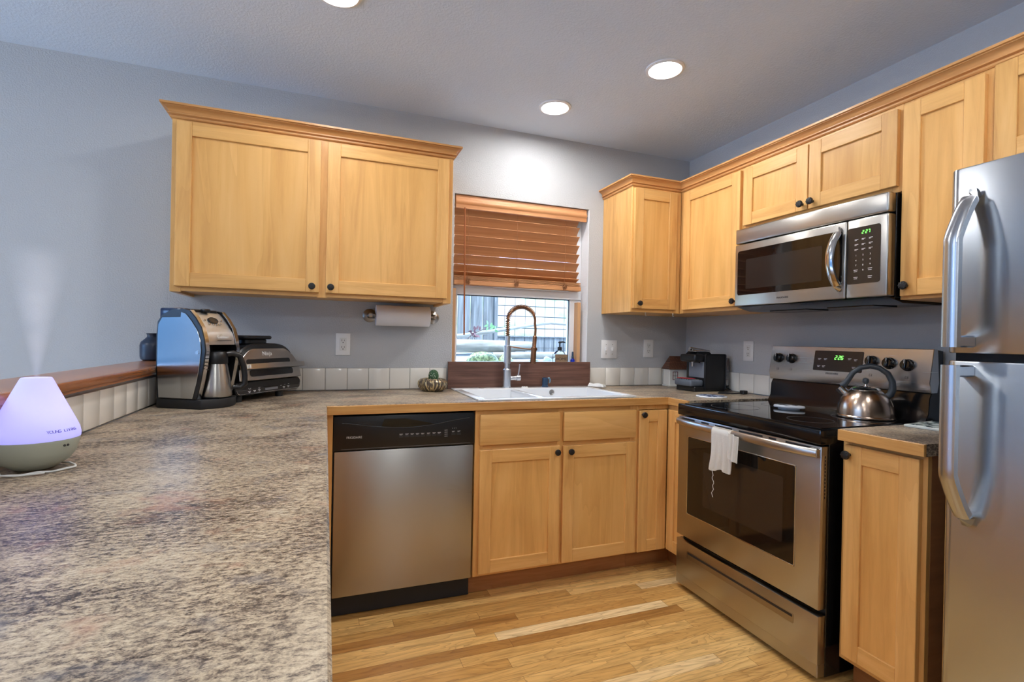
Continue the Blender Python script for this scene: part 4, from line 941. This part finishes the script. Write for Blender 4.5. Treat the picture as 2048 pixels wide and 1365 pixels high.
# steel front of the lid: a tilted plate with a handle bar and dark recesses
plate = [(-hw+.010, .088), (hw-.010, .088), (hw-.014, .13), (hw-.026, .165), (hw-.05, .195), (.125, .217), (.10, .227), (-.10, .227), (-.125, .217), (-hw+.05, .195), (-hw+.026, .165), (-hw+.014, .13)]
LT = frame((.004, 0, .0), (0, 1, 0), (-.20, 0, .98), (.98, 0, .20))
fr_ = G(LT).prism(plate, -.006, .008+.014, bev=.002).build('lid_front', steel_m, c, local=True)
g = G(LT); g.prism(rrect(-.145, .128, .158, .180, .010), .0215, .0235); g.prism(rrect(-.135, .138, .104, .134, .012), .0215, .0235); g.build('handle_recess', blkmetal_m, fr_, local=True)
g = G(LT); n = 12; bar(g, [(-hw+.004+2*(hw-.002)*i/n, .146+.000*i, .034+.016*math.sin(PI*i/n)) for i in range(n+1)], [(-.011, -.007), (.011, -.007), (.011, .007), (-.011, .007)]); g.build('handle', steel_m, fr_, local=True)
g = G(LT)
for k in range(4): g.box(-.172+.008*k, -.168+.008*k, .138, .155, .0455, .0475)
g.build('handle_stripes', print_w, fr_, local=True)
g = G(LT); textmesh(g, 'Ninja', .026, T(-.015, .203, .0222), width=.058, depth=.0006); g.build('brand_lettering', print_w, fr_, local=True)
g = G(); g.prism(rrect(-.10, .04, -.20, -.05, .03), .245, .268, frame((0, 0, 0), (0, 1, 0), (1, 0, 0), (0, 0, 1)), bev=.004); g.prism(rrect(-.12, .055, -.21, -.035, .03), .268, .284, frame((0, 0, 0), (0, 1, 0), (1, 0, 0), (0, 0, 1)), bev=.005); g.build('splatter_cap', black_m, c, local=True)

# ------------------------------------------------------------------ vase on the ledge
o = G().lathe([(0, 0), (.035, 0), (.044, .006), (.048, .02), (.049, .07), (.045, .085), (.032, .098), (.022, .108), (.021, .116), (.026, .126), (.0235, .126), (.018, .112), (.016, .09), (0, .085)], seg=40).build('vase', navy_m)
tag(o, 'dark navy round vase on the ledge behind the coffee machine', 'vase'); o.location = (-3.082, -.075, 1.0735); WM[o.name] = T(*o.location)

# ------------------------------------------------------------------ diffuser, its cord and mist
dl = (-2.896, -1.50, CT)
c = thing('oil_diffuser', 'cone-shaped oil diffuser glowing violet white on the counter at left', 'diffuser', dl)
G().lathe([(0, .002), (.03, .002), (.034, .004), (.055, .018), (.066, .036), (.0715, .058), (.072, .064), (.0, .064)], seg=48).build('base_bowl', sage_m, c, local=True)
G().lathe([(.0722, .0645), (.0728, .072), (.0705, .084), (.064, .100), (.026, .187), (.024, .190), (.018, .1905), (.006, .1895), (.006, .1875), (.018, .1885), (.0225, .187), (.061, .100), (.0675, .084), (.0698, .072), (.0692, .0645)], seg=56).build('glowing_shade', shade_m, c, local=True)
pl = D.lights.new('diffuser_glow', 'POINT'); pl.energy = .075; pl.color = (.46, .42, 1); pl.shadow_soft_size = .02
po = D.objects.new('diffuser_glow', pl); COL.objects.link(po); po.parent = c; po.location = (0, 0, .105)
g = G(); LA = math.radians(-52)
for k, ch in enumerate('YOUNG LIVING'):
    a = LA+k*.068
    if ch == ' ': continue
    M2 = T(0, 0, .083) @ RZ(a) @ frame((.0709, 0, 0), (0, 1, 0), (-.42, 0, .907), (.907, 0, .42))
    textmesh(g, ch, .0085, M2, depth=.0003)
g.build('shade_lettering', plain('violet_print', lin(96, 88, 170), .5), c, local=True)
for a in (-.50, -.40): G().cyl((.0700*math.cos(a), .0700*math.sin(a), .052), (.0714*math.cos(a), .0714*math.sin(a), .0525), .0024, seg=10).build('button', print_k, c, local=True)
pts = []
for i in range(64):
    a = -2.6+i*.112; r = .062+.008*math.sin(i*.35)+.0006*i*.2
    pts.append((r*math.cos(a)*1.05-.006, r*math.sin(a)*.9-.008, .0028+.0022*(i//28)+.001*math.sin(i)))
pts = [(-.105, .05, .0028), (-.095, .0, .0028), (-.08, -.03, .0028)]+pts
g = G(); g.tube(pts, .0021, seg=7)
g.tube([(-.078+.002*k, -.012-.006*k, .006+.004*math.sin(k)) for k in range(5)]+[(-.04, -.065, .005), (.0, -.072, .0035), (.04, -.058, .003)], .0021, seg=7); g.build('power_cord', cord_w, c, local=True)
def mist_mat():
    m, N, L, b = newmat('fine_mist'); N.remove(b)
    t = N.new('ShaderNodeTexCoord'); s = N.new('ShaderNodeSeparateXYZ'); L.new(t.outputs['Object'], s.inputs[0])
    n = N.new('ShaderNodeTexNoise'); n.inputs['Scale'].default_value = 14; n.inputs['Detail'].default_value = 3; L.new(t.outputs['Object'], n.inputs['Vector'])
    r2 = math_(N, L, 'ADD', math_(N, L, 'MULTIPLY', s.outputs[0], s.outputs[0]), math_(N, L, 'MULTIPLY', s.outputs[1], s.outputs[1]))
    rad = math_(N, L, 'SQRT', r2); wid = math_(N, L, 'ADD', math_(N, L, 'MULTIPLY', s.outputs[2], .2), .0055)
    f = math_(N, L, 'MAXIMUM', math_(N, L, 'SUBTRACT', 1, math_(N, L, 'DIVIDE', rad, wid)), 0)
    fade = math_(N, L, 'MAXIMUM', math_(N, L, 'SUBTRACT', 1, math_(N, L, 'MULTIPLY', s.outputs[2], 3.6)), 0)
    d = math_(N, L, 'MULTIPLY', math_(N, L, 'MULTIPLY', f, fade), math_(N, L, 'MULTIPLY', n.outputs['Fac'], 70))
    v = N.new('ShaderNodeVolumePrincipled'); v.inputs['Color'].default_value = (1, 1, 1, 1); v.inputs['Anisotropy'].default_value = .3; L.new(d, v.inputs['Density']); L.new(v.outputs[0], N['Material Output'].inputs['Volume']); return m
o = G().lathe([(0, 0), (.0055, 0), (.062, .28), (0, .28)], seg=20).build('mist_plume', mist_mat()); o.location = (dl[0], dl[1], dl[2]+.1915); WM[o.name] = T(*o.location)
tag(o, 'thin white mist plume rising from the glowing oil diffuser', 'mist'); o['kind'] = 'stuff'

# ------------------------------------------------------------------ pod machine, house jar, trivets
c = thing('pod_coffee_machine', 'black pod coffee machine with clear water tank in the counter corner', 'coffee maker', (-.16, -.345, CT))
# local: front at -x
g = G(); g.box(-.128, .10, -.085, .080, 0, .03, .004); g.box(-.055, .10, -.085, .080, .03, .222, .008, seg=2); g.build('machine_body', black_m, c, local=True)
G().box(-.056, .098, -.090, -.084, .012, .226, .010, seg=2).build('side_cover', matte_m, c, local=True)
G().box(-.128, -.05, -.083, .055, .176, .222, .012, seg=3).build('brew_head', black_m, c, local=True)
G().cyl((-.09, -.02, .178), (-.09, -.02, .148), .010).build('spout', steel_pol, c, local=True)
G().box(-.058, -.054, -.08, .05, .082, .176).build('back_panel', plain('glossy_grey', lin(120, 128, 140), .12), c, local=True)
g = G(); g.box(-.152, -.055, -.078, .072, .030, .070, .012, seg=3); g.build('cup_tray', plain('grey_gloss', lin(96, 104, 116), .2), c, local=True)
g = G(); 
for k in range(6): g.box(-.146, -.062, -.066+.02*k, -.062+.02*k, .0695, .0715)
g.build('drip_grid', steel_pol, c, local=True)
g = G(); g.lathe([(0, 0), (.06, 0), (.06, .09), (0, .09)], frame((-.03, -.045, .205), (1, 0, 0), (0, 0, 1), (0, -1, 0)) @ Matrix.Diagonal((1.1, .66, 1, 1)) @ T(0, 0, -.09), seg=32); g.build('head_dome', black_m, c, local=True)
g = G(); g.tube([(.03, -.02, .236), (-.05, -.02, .246), (-.115, -.02, .256)], [.012, .012, .010], seg=10); g.box(-.10, .0, -.055, .02, .236, .246, .003); g.build('lever', steel_pol, c, local=True)
G().prism(rrect(.102, .138, -.085, .078, .014), .02, .20, bev=.003).build('water_tank', tank_m, c, local=True)
g = G(); g.tube([(.13, -.075, .02), (.125, -.11, .006), (.06, -.15, .005), (-.02, -.165, .005), (-.06, -.20, .0045), (.02, -.235, .0045), (.07, -.245, .007)], .0038, seg=8); g.box(.066, .10, -.262, -.232, .001, .022, .003); g.build('power_cord', cord_b, c, local=True)
o = G().prism([(-.13, .05), (-.10, .045), (-.07, -.02), (-.075, -.05), (-.12, -.04)], .0, .004, bev=.001).build('coffee_stirrer', red_m)
tag(o, 'red plastic piece lying on the tray of the pod coffee machine', 'utensil'); o.location = (-.165, -.33, CT+.0722); WM[o.name] = T(*o.location)
# house-shaped jar
hz = math.radians(-8)
c = thing('house_jar', 'white ceramic house jar with brown tiled roof behind the pod coffee machine', 'jar', (-.135, -.085, CT), hz)
g = G(); g.box(-.088, .088, -.045, .045, 0, .012, .003); g.box(-.083, .083, -.04, .04, .01, .118, .004); g.build('house_body', chalk_m, c, local=True)
def roof_mat():
    m, N, L, b = newmat('brown_roof_glaze'); t = N.new('ShaderNodeTexCoord'); br = N.new('ShaderNodeTexBrick'); br.inputs['Scale'].default_value = 1; br.inputs['Brick Width'].default_value = .012; br.inputs['Row Height'].default_value = .009; br.inputs['Mortar Size'].default_value = .0012
    br.inputs['Color1'].default_value = lin(104, 66, 48); br.inputs['Color2'].default_value = lin(120, 78, 56); br.inputs['Mortar'].default_value = lin(60, 36, 28)
    mp = N.new('ShaderNodeMapping'); mp.inputs['Rotation'].default_value = (PI/2, 0, 0); L.new(t.outputs['Object'], mp.inputs[0]); L.new(mp.outputs[0], br.inputs['Vector']); L.new(br.outputs['Color'], b.inputs['Base Color']); setp(b, rough=.4); return m
g = G(); t = bmesh.new(); A = [(-.092, -.05, .114), (.092, -.05, .114), (.092, .05, .114), (-.092, .05, .114), (-.058, -.006, .20), (.058, -.006, .20), (.058, .006, .20), (-.058, .006, .20)]; V = [t.verts.new(a) for a in A]
for f in ((0, 1, 5, 4), (1, 2, 6, 5), (2, 3, 7, 6), (3, 0, 4, 7), (4, 5, 6, 7), (3, 2, 1, 0)): t.faces.new([V[i] for i in f])
g._add(t); g.build('roof_lid', roof_mat(), c, local=True)
g = G(FY)
for a, b, cc, d2 in ((-.058, -.022, .045, .048), (-.058, -.022, .096, .099), (-.058, -.055, .045, .099), (-.025, -.022, .045, .099)): g.box(a, b, cc, d2, .039, .0415)
g.build('painted_window', plain('maroon_glaze', lin(120, 40, 48), .4), c, local=True)
g = G(FY); g.box(-.041, -.039, .048, .096, .039, .041); g.box(-.055, -.025, .071, .073, .039, .041); g.build('window_bars', print_k, c, local=True)
def pattern(name, a, b, sc):
    m, N, L, bb = newmat(name); t = N.new('ShaderNodeTexCoord'); v = N.new('ShaderNodeTexNoise'); v.inputs['Scale'].default_value = sc; v.inputs['Detail'].default_value = 4; L.new(t.outputs['Object'], v.inputs['Vector'])
    r = ramp(N, [(.46, a), (.54, b)]); L.new(v.outputs['Fac'], r.inputs[0]); L.new(r.outputs[0], bb.inputs['Base Color']); setp(bb, rough=.25); return m
c = thing('trivet', 'white scalloped trivet with blue pattern on the counter by the range', 'trivet', (-.375, -.665, CT))
g = G(); g.prism([((.077+.004*math.cos(12*a))*math.cos(a), (.077+.004*math.cos(12*a))*math.sin(a)) for a in [2*PI*i/72 for i in range(72)]], 0, .007, bev=.002); g.build('plate', seat_white, c, local=True)
G().lathe([(0, .0076), (.066, .0076), (.067, .006)], seg=48).build('inlay', pattern('blue_pattern', lin(52, 76, 120), lin(170, 180, 200), 70), c, local=True)
c = thing('tile_trivet', 'square grey patterned tile trivet on the small counter beside the refrigerator', 'trivet', (-.245, -1.70, CT), .12)
G().box(-.10, .10, -.10, .10, 0, .009, .002).build('tile_body', plain('pale_tile', lin(196, 200, 194), .3), c, local=True)
G().box(-.092, .092, -.092, .092, .0088, .0098).build('tile_print', pattern('grey_green_print', lin(84, 98, 100), lin(196, 204, 200), 32), c, local=True)

# ------------------------------------------------------------------ kettle, spoon rest, dish towel
KC = Vector((-.222, -1.382, .9075)); kv = Vector((KC.x-CAM.x, KC.y-CAM.y, 0)).normalized(); ka = math.atan2(-kv.x, kv.y)
c = thing('kettle', 'brushed steel whistling kettle with dark arched handle on the range', 'kettle', tuple(KC), ka)   # local x = to the right seen from the room
G().lathe([(0, 0), (.100, 0), (.1025, .003), (.1025, .008), (.0995, .012), (.0990, .030), (.0955, .052), (.086, .078), (.072, .098), (.056, .112), (.05, .1155), (0, .116)], seg=56).build('kettle_body', copper_m, c, local=True)
ld = G().lathe([(.052, .114), (.053, .117), (.046, .123), (.025, .129), (.008, .131), (.006, .138), (0, .138)], seg=40).build('lid', steel_pol, c, local=True)
G().lathe([(0, .137), (.005, .138), (.0115, .146), (.0125, .153), (.010, .161), (.004, .1645), (0, .165)], seg=24).build('lid_knob', kettle_blk, ld, local=True)
g = G(); g.tube([(-.060, 0, .082), (-.078, 0, .103), (-.092, 0, .119)], [.021, .0175, .0165], seg=20); g.build('spout', steel_pol, c, local=True)
hn = [(-.088, 0, .127), (-.075, 0, .132), (-.063, 0, .150), (-.045, 0, .184), (-.018, 0, .207), (.014, 0, .2145), (.046, 0, .207), (.073, 0, .186), (.088, 0, .155), (.090, 0, .122), (.082, 0, .10), (.068, 0, .088)]
g = G(); g.tube(hn, [.011, .014, .0115, .0105, .0105, .0105, .0105, .011, .0125, .0135, .0135, .012], seg=14); g.build('handle', kettle_blk, c, local=True)
c = thing('spoon_rest', 'small grey spoon rest lying on the black glass cooktop', 'spoon rest', (-.325, -1.10, .9076), -.95)
g = G(); n = 36; ol = [(.060*math.cos(a)*(1 if math.cos(a) < 0 else 1.15), .034*math.sin(a)) for a in [2*PI*i/n for i in range(n)]]
g.prism([(x*.7, y*.7) for x, y in ol], 0, .006); g.prism(ol, .005, .016, bev=.003); g.build('rest_dish', plain('grey_ceramic', lin(186, 190, 196), .25), c, local=True)
G().prism([(x*.82+.002, y*.72) for x, y in ol], .0155, .0166).build('dish_hollow', pattern('grey_swirl', lin(110, 116, 124), lin(200, 204, 210), 40), c, local=True)
HX = -.652-.088
c = thing('dish_towel', 'white waffle dish towel draped over the oven door handle', 'towel', (HX, -1.15, .66))
def tw(u, v):
    # v: along the drape (front hem -> over the bar -> back hem), u: across
    y = -1.095-.105*u-.006*math.sin(v*7); R_ = .0165
    lf = .168-.010*u+.006*math.sin(u*9); lb = .075
    s = v*(lf+PI*R_+lb)
    if s < lf: x, z = HX-R_-.002, .826-(lf-s); 
    elif s < lf+PI*R_: a = (s-lf)/R_; x, z = HX-R_*math.cos(a), .826+R_*math.sin(a)
    else: x, z = HX+R_-.001, .826-(s-lf-PI*R_)
    k = max(0, min(1, (.826-z)/.15)) if s < lf else 0
    x -= .010*k*math.sin(u*10+1)**2; y += .018*k*(.5-u)
    return (x, y, z)
g = G(); g.grid(tw, 26, 44, thick=.0045)
def tw2(u, v):
    y = -1.195-.055*u; z = .836-.105*v-.012*u; x = HX-.020-.010*math.sin(u*7)**2-.004*v; return (x, y-.006*v*math.sin(u*6), z)
g.grid(tw2, 14, 18, thick=.0045); g.build('towel_cloth', waffle_m, c)
g = G(); g.tube([(HX-.030, -1.118+.004*math.sin(i*1.7)+.003*math.sin(i*.6), .664-.0085*i) for i in range(15)], .0011, seg=5); g.build('loose_thread', cloth_m, c)

# ------------------------------------------------------------------ outside the kitchen window
bank_m = plain('garden_gravel', lin(186, 190, 194), .95, 0, .8, 30)
structure(G().grid(lambda u, v: (-6+12*u, .16+2.3*v, .985+.10*max(0, min(1, (.16+2.3*v-.85)/.15))+.012*math.sin(u*40)*math.sin(v*13)), 60, 40).build('ground', bank_m))
def hill_mat():
    m, N, L, b = newmat('sunny_hillside'); t = N.new('ShaderNodeTexCoord'); n = N.new('ShaderNodeTexNoise'); n.inputs['Scale'].default_value = 2.2; n.inputs['Detail'].default_value = 5; L.new(t.outputs['Object'], n.inputs['Vector'])
    r = ramp(N, [(.35, lin(104, 120, 84)), (.5, lin(138, 134, 108)), (.65, lin(148, 122, 108))]); L.new(n.outputs['Fac'], r.inputs[0]); L.new(r.outputs[0], b.inputs['Base Color']); setp(b, rough=.9); return m
o = G().grid(lambda u, v: (-9+14*u, 2.2+4*v, 1.05+1.6*v**.8+.08*math.sin(u*31+v*7)+.06*math.sin(v*23+u*11)), 90, 30).build('grassy_slope', hill_mat()); tag(origin(o, (0, 2.2, 1.0)), 'bright sunny grassy slope beyond the wire fence outside', 'slope'); o['kind'] = 'stuff'
plank_m = wood('weathered_plank', lin(84, 84, 84), lin(120, 120, 118), lin(150, 148, 144), (24, 24, 1.6), rough=.9, spec=.1, ring=.5)
log_m = wood('grey_log_bark', lin(110, 106, 98), lin(150, 146, 136), lin(190, 186, 174), (3, 20, 20), rough=.9, spec=.1, ring=.4)
PE = [-1.50, -1.368, -1.243, -1.124, -1.007, -.908]; names = ('leftmost weathered grey fence plank seen behind the blind wand', 'weathered grey fence plank at the left edge of the window glass', 'weathered grey fence plank above the small leafy twig', 'weathered grey fence plank left of the faucet spring', 'last weathered fence plank beside the wire panel')
for a, b, lb in zip(PE, PE[1:], names):
    o = G().box(a+.004, b-.004, 1.50, 1.52, .99, 2.2, .002).build('fence_plank', plank_m); tag(origin(o, ((a+b)/2, 1.51, .99)), lb, 'fence plank', 'weathered fence planks outside')
o = G().box(-.905, -.872, 1.48, 1.54, .99, 2.2, .003).build('fence_post', plank_m); tag(origin(o, (-.888, 1.51, .99)), 'narrow grey fence post where planks meet the wire panel', 'fence post')
c = thing('wire_fence_panel', 'black square wire mesh fence panel outside the window', 'fence', (-.3, 1.5, .99))
g = G(); wire_m = plain('dark_wire', lin(52, 58, 62), .6)
for k in range(12): x = -.80+.1005*k; g.tube([(x, 1.5, 1.0), (x, 1.5, 2.2)], .0024, seg=5)
for z, r in ((1.13, .002), (1.31, .0045), (1.42, .0045), (1.515, .0045), (1.62, .0045), (1.72, .003), (1.82, .003)): g.tube([(-.866, 1.497, z), (.4, 1.497, z)], r, seg=6)
g.build('wire_mesh', wire_m, c)
G().box(-.866, .42, 1.505, 1.53, 1.085, 1.228, .003).box(-.866, .42, 1.495, 1.535, 1.228, 1.238).build('kick_board', plank_m, c)
def logobj(pts, rs, lb, seed, nm='log'):
    o = G().tube(pts, rs, seg=18).build(nm, log_m); bz = min(p[2] for p in pts); return tag(origin(o, (pts[0][0], pts[0][1], bz)), lb, nm)
logobj([(-1.75, 1.02, 1.145), (-1.3, 1.0, 1.145), (-.95, 1.0, 1.148), (-.73, .99, 1.152)], [.056, .052, .046, .036], 'thickest pale log lying outside behind the mossy rock', 1)
logobj([(-1.10, .93, 1.076), (-.8, .94, 1.08), (-.35, .95, 1.084), (.1, .96, 1.086)], [.024, .026, .027, .026], 'thinner pale log outside low behind the spray head', 2)
logobj([(-2.4, 1.27, 1.09), (-1.6, 1.30, 1.20), (-1.25, 1.30, 1.228), (-.9, 1.31, 1.285), (-.55, 1.32, 1.345), (-.42, 1.32, 1.358), (-.1, 1.33, 1.345), (.3, 1.33, 1.33)], [.018, .018, .018, .017, .014, .012, .011, .010], 'long thin bare branch rising across the wire panel outside', 3, 'branch')
moss_m = pattern('moss', lin(92, 98, 58), lin(150, 152, 96), 60)
rock_m = pattern('pale_rock', lin(150, 146, 138), lin(206, 204, 198), 14); rock2 = pattern('reddish_rock', lin(170, 132, 120), lin(206, 184, 172), 16)
def rock(x, y, z, r, mt, lb, sd): o = G().blob((x, y, z), r, noise=.18, seed=sd).build('rock', mt); tag(origin(o, (x, y, z-r[2])), lb, 'rock')
rock(-1.225, .78, 1.015, (.115, .07, .09), moss_m, 'large rounded rock covered in green moss outside left of the faucet', 3)
rock(-1.03, .80, 1.0, (.07, .06, .085), moss_m, 'smaller mossy rock outside just left of the faucet column', 5)
rock(-.935, .76, 1.01, (.045, .05, .04), rock2, 'reddish rock outside just right of the faucet column', 7)
rock(-.80, .80, 1.01, (.06, .05, .055), moss_m, 'green tinged rock outside below the faucet spray head', 8)
rock(-.695, .78, 1.015, (.045, .05, .06), rock_m, 'pale angular rock outside right of the spray head', 11)
rock(-.60, .80, 1.02, (.055, .05, .05), rock_m, 'pale rock outside left of the soap dispenser', 13)
rock(-.47, .82, 1.03, (.07, .05, .06), rock_m, 'pale rock outside behind the soap dispenser', 17)
# leafy twig in front of the planks
c = thing('leafy_twig', 'small twig with red and green leaves outside in front of planks', 'plant', (-1.17, 1.1, 1.18))
g = G(); g.tube([(-1.28, 1.1, 1.18), (-1.22, 1.1, 1.24), (-1.12, 1.1, 1.285), (-1.05, 1.1, 1.30)], .0035, seg=6); g.tube([(-1.22, 1.1, 1.24), (-1.20, 1.08, 1.20), (-1.23, 1.08, 1.18)], .003, seg=6); g.build('stem', plain('twig_brown', lin(96, 82, 78), .9), c)
def leafset(cx, cz, n, mt, nm, sd):
    rnd = random.Random(sd); g = G()
    for k in range(n):
        M2 = T(cx+rnd.uniform(-.04, .04), 1.09+rnd.uniform(-.02, .02), cz+rnd.uniform(-.03, .03)) @ Matrix.Rotation(rnd.uniform(0, 6), 4, 'Y') @ Matrix.Rotation(rnd.uniform(.9, 2.1), 4, 'X')
        g.prism([(0, -.004), (.012, -.009), (.026, -.006), (.036, 0), (.026, .006), (.012, .009), (0, .004)], 0, .0012, M2)
    g.build(nm, mt, c)
leafset(-1.06, 1.305, 12, plain('leaf_green', lin(120, 168, 112), .6), 'green_leaves', 2); leafset(-1.19, 1.255, 12, plain('leaf_maroon', lin(110, 76, 80), .6), 'red_leaves', 4)
